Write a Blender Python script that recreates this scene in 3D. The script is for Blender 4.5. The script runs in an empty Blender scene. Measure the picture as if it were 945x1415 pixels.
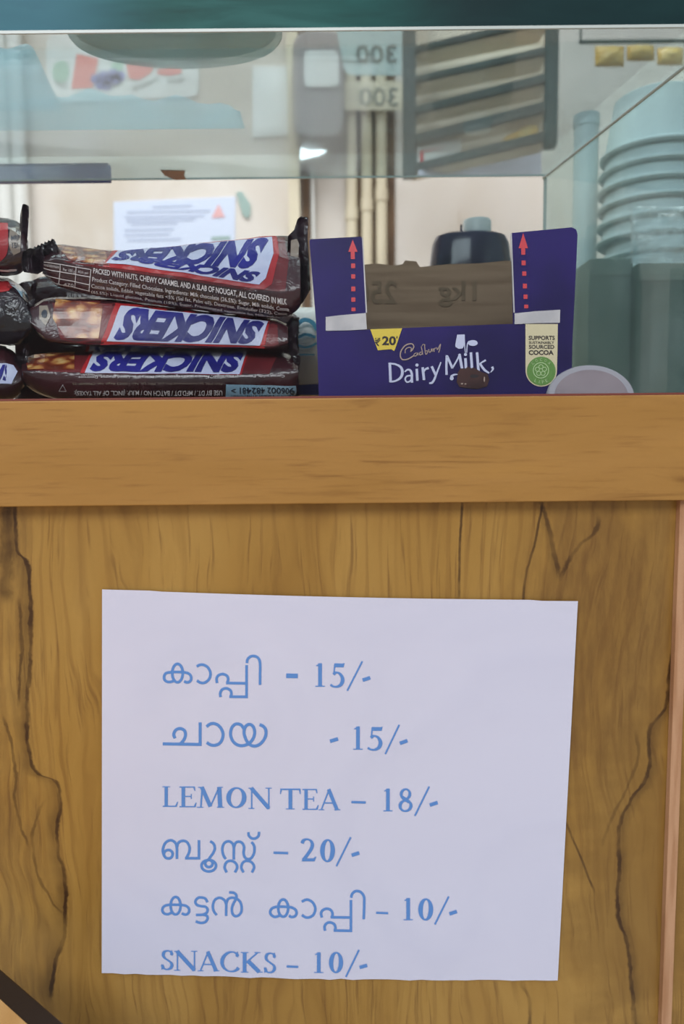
import bpy, bmesh, math, random
from mathutils import Vector, Matrix, noise
C = bpy.context.scene.collection
random.seed(7)

# ------------------------------------------------------------------ camera, world, lights, exposure
ZT = 1.0                      # height of the counter ledge's top edge above the floor
F = 1050.0
cam_d = bpy.data.cameras.new('camera')
cam = bpy.data.objects.new('camera', cam_d); C.objects.link(cam)
cam_d.sensor_fit = 'HORIZONTAL'; cam_d.sensor_width = 36.0; cam_d.lens = 36.0*F/945.0
cam_d.clip_start = 0.01
CAM = Vector((0, -0.45, ZT-0.0275))
ROT = Matrix.Rotation(math.pi/2-math.radians(5.2), 3, 'X') @ Matrix.Rotation(math.radians(-0.55), 3, 'Z')
cam.matrix_world = Matrix.Translation(CAM) @ ROT.to_4x4()
bpy.context.scene.camera = cam
cam_d.dof.use_dof = True; cam_d.dof.focus_distance = 0.48; cam_d.dof.aperture_fstop = 9.0

w = bpy.data.worlds.new('daylight'); bpy.context.scene.world = w; w.use_nodes = True
nt = w.node_tree; bg = nt.nodes['Background']
tc = nt.nodes.new('ShaderNodeTexCoord'); sx = nt.nodes.new('ShaderNodeSeparateXYZ')
rp = nt.nodes.new('ShaderNodeValToRGB')
nt.links.new(tc.outputs['Generated'], sx.inputs[0]); nt.links.new(sx.outputs['Z'], rp.inputs[0])
rp.color_ramp.elements[0].position = 0.0; rp.color_ramp.elements[0].color = (0.62, 0.58, 0.54, 1)
rp.color_ramp.elements[1].position = 0.35; rp.color_ramp.elements[1].color = (0.80, 0.88, 1.0, 1)
nt.links.new(rp.outputs[0], bg.inputs['Color']); bg.inputs['Strength'].default_value = 0.62

def area(name, loc, target, sx_, sy_, power, col):
    l = bpy.data.lights.new(name, 'AREA'); l.shape = 'RECTANGLE'; l.size = sx_; l.size_y = sy_
    l.energy = power; l.color = col
    o = bpy.data.objects.new(name, l); C.objects.link(o); o.location = loc
    o.rotation_euler = (Vector(target)-Vector(loc)).to_track_quat('-Z', 'Y').to_euler()
    return o
area('shopfront_daylight', (-0.7, -2.3, 2.5), (0, 0, 0.8), 1.8, 1.0, 33, (0.97, 0.98, 1.0))
area('ceiling_tube_light', (-0.15, 0.35, 2.6), (0.0, 0.85, 1.1), 1.8, 0.7, 27, (0.96, 0.98, 1.0))

vs = bpy.context.scene.view_settings
vs.view_transform = 'Standard'; vs.look = 'None'; vs.gamma = 1; vs.use_curve_mapping = False
vs.exposure = 0.22
bpy.context.scene.cycles.transparent_max_bounces = 32; bpy.context.scene.cycles.denoising_input_passes = 'RGB'; bpy.context.scene.cycles.max_bounces = 14

# ------------------------------------------------------------------ geometry helpers
def ray(px, py):
    return ROT @ Vector(((px-472.5)/F, -(py-707.5)/F, -1.0))
def P(px, py, y):             # point of the vertical plane at depth y
    d = ray(px, py); return CAM + d*((y-CAM.y)/d.y)
def PZ(px, py, z):            # point of the horizontal plane at height z
    d = ray(px, py); return CAM + d*((z-CAM.z)/d.z)
def lerp(a, b, t): return a+(b-a)*t

def wloc(o):
    v = Vector((0, 0, 0))
    while o is not None:
        v = v + o.location; o = o.parent
    return v
class MB:
    def __init__(s): s.v = []; s.f = []; s.m = []; s.mats = []
    def add(s, verts, faces, mat):
        if mat not in s.mats: s.mats.append(mat)
        k = s.mats.index(mat); b = len(s.v)
        s.v += [Vector(p) for p in verts]
        for f in faces: s.f.append([i+b for i in f]); s.m.append(k)
        return s
    def box(s, a, b, mat):
        x0, x1 = sorted((a[0], b[0])); y0, y1 = sorted((a[1], b[1])); z0, z1 = sorted((a[2], b[2]))
        v = [(x, y, z) for x in (x0, x1) for y in (y0, y1) for z in (z0, z1)]
        return s.add(v, [(0,1,3,2), (4,6,7,5), (0,4,5,1), (2,3,7,6), (0,2,6,4), (1,5,7,3)], mat)
    def beam(s, p, q, tz, ty, mat):    # bar from p to q, tz high, ty deep (towards +y)
        v = []
        for c in (p, q):
            for dy in (0, ty):
                for dz in (-tz/2, tz/2): v.append(Vector(c)+Vector((0, dy, dz)))
        return s.add(v, [(0,1,3,2), (4,6,7,5), (0,4,5,1), (2,3,7,6), (0,2,6,4), (1,5,7,3)], mat)
    def prism(s, front, off, mat):     # polygon extruded by the vector off
        n = len(front); v = [Vector(p) for p in front]+[Vector(p)+Vector(off) for p in front]
        f = [tuple(range(n)), tuple(range(2*n-1, n-1, -1))]
        f += [(i, i+n, (i+1) % n+n, (i+1) % n) for i in range(n)]
        return s.add(v, f, mat)
    def tube(s, a, b, r, mat, n=16, r2=None):
        a, b = Vector(a), Vector(b); d = (b-a).normalized()
        u = d.orthogonal().normalized(); w_ = d.cross(u); r2 = r if r2 is None else r2
        v = []
        for c, rr in ((a, r), (b, r2)):
            for i in range(n):
                t = 2*math.pi*i/n; v.append(c+(u*math.cos(t)+w_*math.sin(t))*rr)
        f = [(i, (i+1) % n, (i+1) % n+n, i+n) for i in range(n)]+[tuple(range(n-1, -1, -1)), tuple(range(n, 2*n))]
        return s.add(v, f, mat)
    def lathe(s, c, prof, mat, n=40, ax=(0, 0, 1), sx=1.0, sy=1.0):
        ax = Vector(ax).normalized(); u = Vector((1, 0, 0)) if abs(ax.x) < .9 else Vector((0, 1, 0))
        u = (u-ax*u.dot(ax)).normalized(); w_ = ax.cross(u); v = []; f = []
        for r, h in prof:
            for i in range(n):
                t = 2*math.pi*i/n; v.append(Vector(c)+ax*h+u*(math.cos(t)*r*sx)+w_*(math.sin(t)*r*sy))
        for k in range(len(prof)-1):
            for i in range(n):
                j = (i+1) % n; f.append((k*n+i, k*n+j, (k+1)*n+j, (k+1)*n+i))
        f.append(tuple(range(n-1, -1, -1))); b = (len(prof)-1)*n; f.append(tuple(range(b, b+n)))
        return s.add(v, f, mat)
    def build(s, name, parent=None, smooth=False, bevel=0, fixn=True):
        o0 = wloc(parent) if parent is not None else Vector((0, 0, 0))
        me = bpy.data.meshes.new(name)
        me.from_pydata([tuple(p-o0) for p in s.v], [], s.f)
        for m in s.mats: me.materials.append(m)
        for i, p in enumerate(me.polygons): p.material_index = s.m[i]
        if fixn:
            bm = bmesh.new(); bm.from_mesh(me); bmesh.ops.recalc_face_normals(bm, faces=bm.faces[:]); bm.to_mesh(me); bm.free()
        if smooth:
            for p in me.polygons: p.use_smooth = True
        o = bpy.data.objects.new(name, me); C.objects.link(o)
        if parent is not None: o.parent = parent
        if bevel:
            b = o.modifiers.new('bevel', 'BEVEL'); b.width = bevel; b.segments = 3; b.limit_method = 'ANGLE'
        if smooth == 'auto':
            try: me.set_sharp_from_angle(angle=math.radians(40))
            except Exception: pass
        return o
def thing(name, label, cat, loc=(0, 0, 0), group=None):
    o = bpy.data.objects.new(name, None); C.objects.link(o); o.location = loc; o.empty_display_size = .02
    return tag(o, label, cat, group)
def tag(o, label, cat, group=None):
    o['label'] = label; o['category'] = cat
    if group: o['group'] = group
    return o

# 2-D shapes -------------------------------------------------------
def cr(p0, p1, p2, p3, t):
    return 0.5*((2*p1)+(p2-p0)*t+(2*p0-5*p1+4*p2-p3)*t*t+(3*p1-p0-3*p2+p3)*t**3)
def smooth_path(pts, closed=False, n=6):
    pts = [Vector(p) for p in pts]; k = len(pts); out = []
    for i in range(k if closed else k-1):
        g = (lambda j: pts[j % k]) if closed else (lambda j: pts[max(0, min(k-1, j))])
        for s in range(n): out.append(cr(g(i-1), g(i), g(i+1), g(i+2), s/n))
    if not closed: out.append(pts[-1])
    return out
def ribbon(pts, width, closed=False, smooth=True, n=6):
    """stroke of a pen: width is a number, a list per point or a function of the stroke's direction"""
    raw = [Vector(p) for p in pts]
    if not smooth and not closed: path = raw; n_ = 1
    else: path = smooth_path(raw, closed, n); n_ = n
    K = len(path); v = []; f = []
    for i, p in enumerate(path):
        a = path[(i-1) % K] if closed else path[max(0, i-1)]
        b = path[(i+1) % K] if closed else path[min(K-1, i+1)]
        d = (b-a); d = d.normalized() if d.length > 1e-9 else Vector((1, 0))
        if callable(width): wd = width(math.atan2(-d.y, d.x))
        elif isinstance(width, (list, tuple)):
            q = i/n_; j = min(int(q), len(width)-1); j2 = min(j+1, len(width)-1); wd = lerp(width[j], width[j2], q-int(q))
        else: wd = width
        nn = Vector((-d.y, d.x))*wd/2
        v += [p+nn, p-nn]
    for i in range(K if closed else K-1):
        j = (i+1) % K; f.append((2*i, 2*i+1, 2*j+1, 2*j))
    return v, f
def ellipse(cx, cy, rx, ry, n=28, a0=0, a1=2*math.pi):
    return [Vector((cx+rx*math.cos(a0+(a1-a0)*i/n), cy+ry*math.sin(a0+(a1-a0)*i/n))) for i in range(n)]
def disc(cx, cy, rx, ry, n=28): return ellipse(cx, cy, rx, ry, n), [tuple(range(n))]
_tc = {}
def text2d(s, bold=0.0, shear=0.0):
    """the built-in font's outline, scaled into the unit box; x to the right, y up"""
    key = (s, bold, shear)
    if key in _tc: return _tc[key]
    cu = bpy.data.curves.new('text', 'FONT'); cu.body = s; cu.offset = bold; cu.shear = shear; cu.resolution_u = 3; cu.fill_mode = 'FRONT'
    ob = bpy.data.objects.new('text', cu); C.objects.link(ob)
    dg = bpy.context.evaluated_depsgraph_get(); me = ob.evaluated_get(dg).to_mesh()
    v = [Vector((p.co.x, p.co.y)) for p in me.vertices]; f = [tuple(p.vertices) for p in me.polygons]
    ob.evaluated_get(dg).to_mesh_clear(); bpy.data.objects.remove(ob); bpy.data.curves.remove(cu)
    x0 = min(p.x for p in v); x1 = max(p.x for p in v); y0 = min(p.y for p in v); y1 = max(p.y for p in v)
    v = [Vector(((p.x-x0)/(x1-x0), (p.y-y0)/(y1-y0))) for p in v]
    _tc[key] = (v, f); return v, f
def quadmap(v, BL, BR, TR, TL):
    BL, BR, TR, TL = map(Vector, (BL, BR, TR, TL))
    return [lerp(lerp(BL, BR, p.x), lerp(TL, TR, p.x), p.y) for p in v]
def text_quad(s, BL, BR, TR, TL, bold=0.0, shear=0.0):
    v, f = text2d(s, bold, shear); return quadmap(v, BL, BR, TR, TL), f
def text_box(s, x0, y0, x1, y1, bold=0.0, mirror=False):   # y0 is the top in the picture
    if mirror: x0, x1 = x1, x0
    return text_quad(s, (x0, y1), (x1, y1), (x1, y0), (x0, y0), bold)
def gridcut(v, f, step):
    bm = bmesh.new(); vs_ = [bm.verts.new((p.x, p.y, 0)) for p in v]
    for q in f:
        try: bm.faces.new([vs_[i] for i in q])
        except ValueError: pass
    bmesh.ops.triangulate(bm, faces=bm.faces[:])
    xs = [p.x for p in v]; ys = [p.y for p in v]
    for ax, lo, hi in ((0, min(xs), max(xs)), (1, min(ys), max(ys))):
        st = step if ax == 0 else step*.6
        k = math.floor(lo/st)+1
        while k*st < hi:
            co = [0, 0, 0]; co[ax] = k*st; no = [0, 0, 0]; no[ax] = 1
            bmesh.ops.bisect_plane(bm, geom=bm.verts[:]+bm.edges[:]+bm.faces[:], plane_co=co, plane_no=no, dist=1e-6)
            k += 1
    bm.verts.index_update()
    o = [Vector((p.co.x, p.co.y)) for p in bm.verts], [tuple(x.index for x in q.verts) for q in bm.faces]
    bm.free(); return o

# ------------------------------------------------------------------ materials
def lin(c):
    c = c/255.0; return c/12.92 if c <= 0.04045 else ((c+0.055)/1.055)**2.4
def rgb(r, g, b): return (lin(r), lin(g), lin(b), 1)
class NT:
    def __init__(s, m): s.t = m.node_tree; s.n = s.t.nodes; s.l = s.t.links
    def new(s, typ, **kw):
        n = s.n.new(typ)
        for k, v in kw.items(): setattr(n, k, v)
        return n
    def link(s, a, b): s.l.new(a, b)
    def val(s, sock, v):
        if hasattr(v, 'is_output'): s.l.new(v, sock)
        else: sock.default_value = v
    def math(s, op, a, b=0.0, c=0.0, clamp=False):
        n = s.new('ShaderNodeMath', operation=op, use_clamp=clamp)
        for i, x in enumerate((a, b, c)): s.val(n.inputs[i], x)
        return n.outputs[0]
    def mix(s, fac, a, b, blend='MIX'):
        n = s.new('ShaderNodeMix', data_type='RGBA', blend_type=blend)
        s.val(n.inputs[0], fac); s.val(n.inputs[6], a); s.val(n.inputs[7], b); return n.outputs[2]
    def smooth(s, x, e0, e1, lo=0.0, hi=1.0):
        n = s.new('ShaderNodeMapRange', interpolation_type='SMOOTHSTEP')
        for i, v in enumerate((x, e0, e1, lo, hi)): s.val(n.inputs[i], v)
        return n.outputs[0]
    def noise(s, vec, scale, detail=4, rough=.5, dist=0.0):
        n = s.new('ShaderNodeTexNoise'); s.link(vec, n.inputs['Vector'])
        n.inputs['Scale'].default_value = scale; n.inputs['Detail'].default_value = detail
        n.inputs['Roughness'].default_value = rough; n.inputs['Distortion'].default_value = dist
        return n.outputs['Fac']
    def coords(s, sc=(1, 1, 1), rot=(0, 0, 0)):
        tc = s.new('ShaderNodeTexCoord'); mp = s.new('ShaderNodeMapping')
        mp.inputs['Scale'].default_value = sc; mp.inputs['Rotation'].default_value = rot
        s.link(tc.outputs['Object'], mp.inputs[0]); return mp.outputs[0]
    def ramp(s, fac, stops):
        n = s.new('ShaderNodeValToRGB'); e = n.color_ramp.elements
        while len(e) < len(stops): e.new(0.5)
        for i, (p, c) in enumerate(stops): e[i].position = p; e[i].color = c
        s.link(fac, n.inputs[0]); return n.outputs[0]
    def bump(s, h, strength, dist=0.001):
        n = s.new('ShaderNodeBump'); n.inputs['Strength'].default_value = strength; n.inputs['Distance'].default_value = dist
        s.link(h, n.inputs['Height']); return n.outputs[0]
def pmat(name, col, rough=.5, spec=.5, metal=0.0, coat=0.0):
    m = bpy.data.materials.new(name); m.use_nodes = True; b = m.node_tree.nodes['Principled BSDF']
    b.inputs['Base Color'].default_value = col; b.inputs['Roughness'].default_value = rough
    b.inputs['Specular IOR Level'].default_value = spec; b.inputs['Metallic'].default_value = metal
    b.inputs['Coat Weight'].default_value = coat; b.inputs['Coat Roughness'].default_value = .08
    t = NT(m); t.b = b; m_ = m
    return m, t
def mottled(name, col, col2, scale=8, rough=.5, spec=.5, bump=0.0, stretch=(1, 1, 1), coat=0.0, lo=.35, hi=.7, detail=5):
    m, t = pmat(name, col, rough, spec, 0, coat)
    v = t.coords(stretch); n = t.noise(v, scale, detail)
    t.link(t.mix(t.smooth(n, lo, hi), col, col2), t.b.inputs['Base Color'])
    if bump: t.link(t.bump(t.noise(v, scale*3, 4), bump), t.b.inputs['Normal'])
    return m
def film(name, col, col2, crinkle=.5, rough=.26, scale=60, sp=.45, ct=.25):
    m, t = pmat(name, col, rough, sp, 0, ct)
    v = t.coords((1, 1, 1)); n = t.noise(v, scale, 3, .5, 1.2)
    t.link(t.mix(t.smooth(t.noise(v, 25, 3), .4, .65), col, col2), t.b.inputs['Base Color'])
    bp = t.bump(n, crinkle, .004); t.link(bp, t.b.inputs['Normal']); t.link(bp, t.b.inputs['Coat Normal'])
    return m
def glass(name, tint, refl=1.0, rough=0.0, haze=0.0, hazecol=(1, 1, 1, 1), thru=0.0, crk=0.0):
    m = bpy.data.materials.new(name); m.use_nodes = True; t = NT(m); t.n.remove(t.n['Principled BSDF'])
    out = t.n['Material Output']
    tr = t.new('ShaderNodeBsdfTransparent'); tr.inputs[0].default_value = tint
    gl = t.new('ShaderNodeBsdfGlossy'); gl.inputs['Roughness'].default_value = rough
    fr = t.new('ShaderNodeFresnel'); ge = t.new('ShaderNodeNewGeometry')
    t.link(t.math('MULTIPLY_ADD', ge.outputs['Backfacing'], 1/1.45-1.45, 1.45), fr.inputs[0])   # a thin sheet reflects the same from both faces
    mx = t.new('ShaderNodeMixShader'); t.link(t.math('MULTIPLY', fr.outputs[0], refl), mx.inputs[0])
    t.link(tr.outputs[0], mx.inputs[1]); t.link(gl.outputs[0], mx.inputs[2])
    last = mx.outputs[0]
    bmp = t.bump(t.noise(t.coords((1, 1, 1)), 45, 4, .55, 1.8), crk, .012) if crk else None
    if crk: t.link(bmp, gl.inputs['Normal'])
    if haze:
        df = t.new('ShaderNodeBsdfDiffuse'); df.inputs[0].default_value = hazecol
        if crk: t.link(bmp, df.inputs['Normal'])
        if thru:
            tl = t.new('ShaderNodeBsdfTranslucent'); tl.inputs[0].default_value = hazecol; ad = t.new('ShaderNodeMixShader'); ad.inputs[0].default_value = thru
            t.link(df.outputs[0], ad.inputs[1]); t.link(tl.outputs[0], ad.inputs[2]); df = ad
        m2 = t.new('ShaderNodeMixShader')
        nz = t.noise(t.coords((1, 1, 1)), 14, 5, .6, .6)
        t.link(t.smooth(nz, .35, .68, haze*.35, haze*1.1), m2.inputs[0])
        t.link(last, m2.inputs[1]); t.link(df.outputs[0], m2.inputs[2]); last = m2.outputs[0]
    t.link(last, out.inputs[0]); return m

WHITE = (1, 1, 1, 1)
# counter laminate: vertical teak figure with dark mineral streaks traced from the real sheet
PY = 0.012                    # depth of the counter's front panel
def panel_material():
    m, t = pmat('teak_laminate', rgb(150, 105, 50), .38, .35)
    tc_ = t.new('ShaderNodeTexCoord'); sp = t.new('ShaderNodeSeparateXYZ'); t.link(tc_.outputs['Object'], sp.inputs[0])
    X, Z = sp.outputs['X'], sp.outputs['Z']
    def vec(sx_, sz, wob=None):
        cb = t.new('ShaderNodeCombineXYZ')
        xx = X if wob is None else t.math('ADD', X, wob)
        t.link(t.math('MULTIPLY', xx, sx_), cb.inputs[0]); t.link(t.math('MULTIPLY', Z, sz), cb.inputs[2]); return cb.outputs[0]
    big = t.noise(vec(9, 3.2), 1.0, 3, .5, .6)
    wob = t.math('MULTIPLY', t.math('SUBTRACT', big, .5), .06)
    fine = t.noise(vec(300, 14, wob), 1.0, 3, .65)
    mid = t.noise(vec(95, 5.0, wob), 1.0, 4, .6, .4)
    wv = t.new('ShaderNodeTexWave', wave_type='BANDS', bands_direction='X'); t.link(vec(1, .16, wob), wv.inputs['Vector'])
    wv.inputs['Scale'].default_value = 34; wv.inputs['Distortion'].default_value = 5.5; wv.inputs['Detail'].default_value = 3; wv.inputs['Detail Scale'].default_value = 1.3
    col = t.ramp(t.noise(vec(14, 4.5, wob), 1.0, 4, .55, .5), [(.28, rgb(146, 106, 46)), (.45, rgb(167, 126, 60)), (.62, rgb(177, 137, 70)), (.8, rgb(157, 115, 52))])
    col = t.mix(t.smooth(mid, .5, .75, 0, .38), col, rgb(112, 74, 34))
    col = t.mix(t.math('MULTIPLY', t.smooth(wv.outputs['Fac'], .7, 1.0, 0, .22), t.smooth(big, .35, .6)), col, rgb(108, 66, 28))
    col = t.mix(t.smooth(fine, .53, .72, 0, .55), col, rgb(108, 72, 36))
    # broad darker figure at the upper right of the sheet
    o = P(835, 870, PY); dx = t.math('MULTIPLY', t.math('SUBTRACT', X, o.x), 1/0.062); dz = t.math('MULTIPLY', t.math('SUBTRACT', Z, o.z), 1/0.10)
    dd = t.math('ADD', t.math('MULTIPLY', dx, dx), t.math('MULTIPLY', dz, dz))
    dd = t.math('ADD', dd, t.math('MULTIPLY', t.math('SUBTRACT', t.noise(vec(60, 22), 1, 4), .5), 2.2))
    patch = t.smooth(dd, .1, 1.3, .7, 0)
    col = t.mix(t.math('MULTIPLY', patch, t.smooth(t.noise(vec(160, 30), 1, 4, .7), .3, .7, .55, 1)), col, rgb(104, 70, 36))
    o = P(875, 1230, PY); dx = t.math('MULTIPLY', t.math('SUBTRACT', X, o.x), 1/0.05); dz = t.math('MULTIPLY', t.math('SUBTRACT', Z, o.z), 1/0.12)
    d2 = t.math('ADD', t.math('MULTIPLY', dx, dx), t.math('MULTIPLY', dz, dz))
    d2 = t.math('ADD', d2, t.math('MULTIPLY', t.math('SUBTRACT', t.noise(vec(30, 60), 1, 4), .5), 2.6))
    col = t.mix(t.smooth(d2, .1, 1.5, .5, 0), col, rgb(118, 84, 38))
    o2 = P(20, 1150, PY); gx = t.math('ADD', t.math('SUBTRACT', X, P(88, 1150, PY).x), wob)
    grey = t.math('MULTIPLY', t.smooth(gx, -.022, .003, 1, 0), t.smooth(t.noise(vec(120, 16, wob), 1, 5, .7), .35, .7))
    col = t.mix(t.math('MULTIPLY', grey, .5), col, rgb(98, 70, 42))
    def vein(pts, width, strength, side=0.0, amp=.0016, colr=rgb(58, 34, 18)):
        w3 = [P(px, py, PY) for px, py in pts]
        z0 = min(p.z for p in w3); z1 = max(p.z for p in w3); xa = min(p.x for p in w3)-.01; xb = max(p.x for p in w3)+.01
        u = t.new('ShaderNodeMapRange', clamp=True); t.link(Z, u.inputs[0]); u.inputs[1].default_value = z0; u.inputs[2].default_value = z1
        fc = t.new('ShaderNodeFloatCurve'); t.link(u.outputs[0], fc.inputs['Value']); cv = fc.mapping.curves[0]
        ps = sorted(((p.z-z0)/(z1-z0), (p.x-xa)/(xb-xa)) for p in w3)
        cv.points[0].location = ps[0]; cv.points[1].location = ps[-1]
        for q in ps[1:-1]: cv.points.new(*q)
        fc.mapping.update()
        cx = t.math('MULTIPLY_ADD', fc.outputs[0], xb-xa, xa)
        d = t.math('SUBTRACT', X, cx)
        d = t.math('ADD', d, t.math('MULTIPLY', t.math('SUBTRACT', t.noise(vec(70, 60), 1, 4, .65), .5), amp*4))
        k = t.math('SUBTRACT', 1.0, t.smooth(t.math('ABSOLUTE', d), width*.25, width))
        if side:
            s2 = t.smooth(t.math('MULTIPLY', d, -1 if side < 0 else 1), 0, abs(side), 1, 0)
            s3 = t.math('GREATER_THAN', t.math('MULTIPLY', d, -1 if side < 0 else 1), 0)
            k = t.math('MAXIMUM', k, t.math('MULTIPLY', t.math('MULTIPLY', s2, s3), .55))
        msk = t.math('MULTIPLY', t.smooth(Z, z0-.004, z0+.006), t.smooth(Z, z1-.006, z1+.004, 1, 0))
        var = t.smooth(t.noise(vec(25, 45), 1, 3), .3, .6, .45, 1)
        k = t.math('MULTIPLY', t.math('MULTIPLY', k, var), t.math('MULTIPLY', msk, strength))
        return t.mix(k, col, colr)
    col = vein([(20, 690), (22, 735), (23, 758), (37, 776), (40, 800), (42, 887), (41, 926), (37, 996), (41, 1043), (54, 1070), (76, 1080), (83, 1104), (78, 1161), (87, 1204), (91, 1235), (89, 1278), (74, 1343), (70, 1383)], .0022, .95, side=-.012)
    col = vein([(26, 830), (30, 880), (27, 930), (25, 975)], .0016, .7)
    col = vein([(4, 990), (20, 1060), (22, 1110), (40, 1170)], .0015, .6)
    col = vein([(8, 690), (7, 740), (10, 830)], .006, .7, amp=.003)
    col = vein([(62, 1105), (48, 1135), (46, 1170), (62, 1230), (88, 1262)], .0016, .5)
    col = vein([(930, 900), (925, 940), (920, 976), (897, 1013), (896, 1065), (871, 1106), (856, 1148), (856, 1200), (853, 1262), (866, 1304), (876, 1397), (878, 1430)], .0021, .9, side=.008)
    col = vein([(880, 1010), (878, 1060), (850, 1120), (832, 1170)], .0016, .4)
    col = vein([(743, 690), (757, 722), (764, 760), (771, 796)], .0024, .75, side=-.006)
    col = vein([(828, 715), (823, 735), (803, 752), (788, 770), (775, 797)], .0024, .7, amp=.0022)
    col = vein([(639, 690), (636, 740), (634, 830)], .0012, .85, amp=.0004)
    col = vein([(750, 690), (740, 745), (726, 800), (722, 835)], .0012, .8, amp=.0006)
    col = vein([(780, 1132), (796, 1170), (821, 1231)], .0012, .8, amp=.0004)
    col = vein([(720, 1360), (732, 1385), (728, 1425)], .0018, .6)
    t.link(col, t.b.inputs['Base Color'])
    t.link(t.bump(fine, .06, .0005), t.b.inputs['Normal'])
    return m
def ledge_material():
    m, t = pmat('oak_ledge_laminate', rgb(172, 124, 66), .42, .3)
    v1 = t.coords((7, 1, 60)); v2 = t.coords((26, 1, 420)); v3 = t.coords((5, 1, 22))
    col = t.ramp(t.noise(v3, 1.0, 3, .5, .4), [(.3, rgb(163, 118, 56)), (.55, rgb(174, 128, 67)), (.75, rgb(179, 132, 66))])
    w1 = t.noise(v1, 1.0, 5, .6, 1.0); msk = t.noise(t.coords((9, 1, 28)), 1.0, 3)
    col = t.mix(t.math('MULTIPLY', t.smooth(w1, .52, .68, 0, .8), t.smooth(msk, .4, .62)), col, rgb(116, 74, 32))
    w2 = t.noise(v2, 1.0, 3, .6)
    col = t.mix(t.smooth(w2, .5, .78, 0, .4), col, rgb(122, 78, 36))
    t.link(col, t.b.inputs['Base Color']); t.link(t.bump(w2, .05, .0004), t.b.inputs['Normal'])
    return m
M = {}
M['panel'] = panel_material(); M['ledge'] = ledge_material()
M['mould'] = mottled('pale_beading_wood', rgb(200, 154, 118), rgb(176, 128, 92), 40, .5, .3, stretch=(6, 1, .5))
M['red_line'] = pmat('dark_red_edge', rgb(120, 56, 44), .5)[0]
M['ctop'] = mottled('counter_top_laminate', rgb(160, 118, 66), rgb(134, 92, 46), 6, .4, .3, stretch=(1, 6, 1))
M['glass'] = glass('clear_case_glass', (.965, .985, .985, 1), .22)
M['glass_top'] = glass('clear_top_glass', (.74, .80, .81, 1), 1.0, 0, .18, (.46, .55, .58, 1))
M['glass_side'] = glass('greenish_side_glass', (.80, .89, .885, 1), .8, 0, .16, (.52, .62, .62, 1))
def edge_mat():
    m, t = pmat('teal_glass_edge', rgb(16, 92, 84), .35, .12)
    v = t.coords((5, 1, 30)); n = t.noise(v, 1.6, 5, .6, 1.0)
    c = t.ramp(n, [(.3, rgb(10, 60, 56)), (.48, rgb(20, 82, 78)), (.62, rgb(38, 98, 94)), (.78, rgb(14, 54, 54))])
    sp = t.new('ShaderNodeSeparateXYZ'); tc_ = t.new('ShaderNodeTexCoord'); t.link(tc_.outputs['Object'], sp.inputs[0])
    c = t.mix(t.smooth(sp.outputs['X'], .0, .08, 0, .85), c, rgb(26, 42, 46))
    c = t.mix(t.smooth(sp.outputs['X'], -.17, -.09, .75, 0), c, rgb(64, 118, 136))
    t.link(c, t.b.inputs['Base Color']); return m
M['edge'] = edge_mat()
M['edge_light'] = pmat('polished_glass_rim', rgb(196, 205, 200), .25)[0]
M['paper'] = None
def paper_mat():
    m, t = pmat('white_printer_paper', rgb(216, 216, 236), .75, .2)
    n = t.noise(t.coords((1, 1, 1)), 9, 4, .55, 1.5)
    t.link(t.bump(n, .25, .004), t.b.inputs['Normal'])
    t.link(t.mix(t.smooth(n, .35, .7, 0, .5), rgb(219, 218, 236), rgb(209, 209, 229)), t.b.inputs['Base Color']); return m
M['paper'] = paper_mat()
M['ink'] = pmat('blue_ink', rgb(100, 146, 212), .7, .2)[0]
M['wrap'] = film('brown_wrapper_film', rgb(66, 30, 36), rgb(44, 20, 26), .5)
M['wrap_dark'] = film('dark_crimped_film', rgb(40, 22, 32), rgb(24, 14, 20), .8, .18, 90)
M['w_red'] = film('red_print', rgb(178, 44, 48), rgb(146, 34, 42), .15, .36, sp=.25, ct=.08)
M['w_maroon'] = film('maroon_print', rgb(112, 40, 44), rgb(84, 28, 34), .3, .3, sp=.3, ct=.12)
M['w_white'] = film('white_print', rgb(198, 200, 222), rgb(176, 178, 206), .15, .4, sp=.2, ct=.05)
M['w_blue'] = film('blue_print', rgb(44, 42, 134), rgb(30, 28, 100), .1, .4, sp=.2, ct=.05)
M['w_text'] = pmat('pale_text_print', rgb(214, 204, 206), .4)[0]
M['w_pale'] = film('pale_blue_print', rgb(150, 178, 196), rgb(128, 160, 182), .1)
M['w_black'] = pmat('dark_text_print', rgb(34, 40, 58), .4)[0]
M['w_tag'] = film('beige_tag_print', rgb(150, 136, 122), rgb(126, 110, 100), .1)
def nut_mat():
    m, t = pmat('peanut_print', rgb(180, 120, 70), .25, .5, 0, .4)
    v = t.coords((1, 1, 1.3))
    vo = t.new('ShaderNodeTexVoronoi', feature='F1'); t.link(v, vo.inputs['Vector']); vo.inputs['Scale'].default_value = 120
    n = t.noise(v, 85, 3, .5, 1.5)
    c = t.ramp(t.math('ADD', t.math('MULTIPLY', vo.outputs['Distance'], .7), t.math('MULTIPLY', n, .5)), [(.3, rgb(214, 176, 116)), (.5, rgb(190, 130, 74)), (.66, rgb(134, 58, 34)), (.85, rgb(96, 38, 26))])
    t.link(c, t.b.inputs['Base Color']); return m
M['nut'] = nut_mat()
M['purple'] = mottled('purple_carton_print', rgb(46, 30, 104), rgb(30, 20, 74), 14, .4, .25, .05)
M['board'] = mottled('grey_cardboard', rgb(132, 112, 92), rgb(114, 94, 76), 5, .8, .2, stretch=(2, 1, 40))
M['board_edge'] = mottled('torn_white_board', rgb(214, 206, 208), rgb(192, 186, 190), 60, .8, .1)
M['c_red'] = pmat('red_arrow_print', rgb(214, 66, 76), .4)[0]
M['c_yellow'] = pmat('yellow_price_print', rgb(232, 200, 72), .4)[0]
M['c_dark'] = pmat('black_print', rgb(40, 26, 34), .4)[0]
M['c_white'] = pmat('lilac_white_print', rgb(208, 208, 236), .35)[0]
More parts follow.
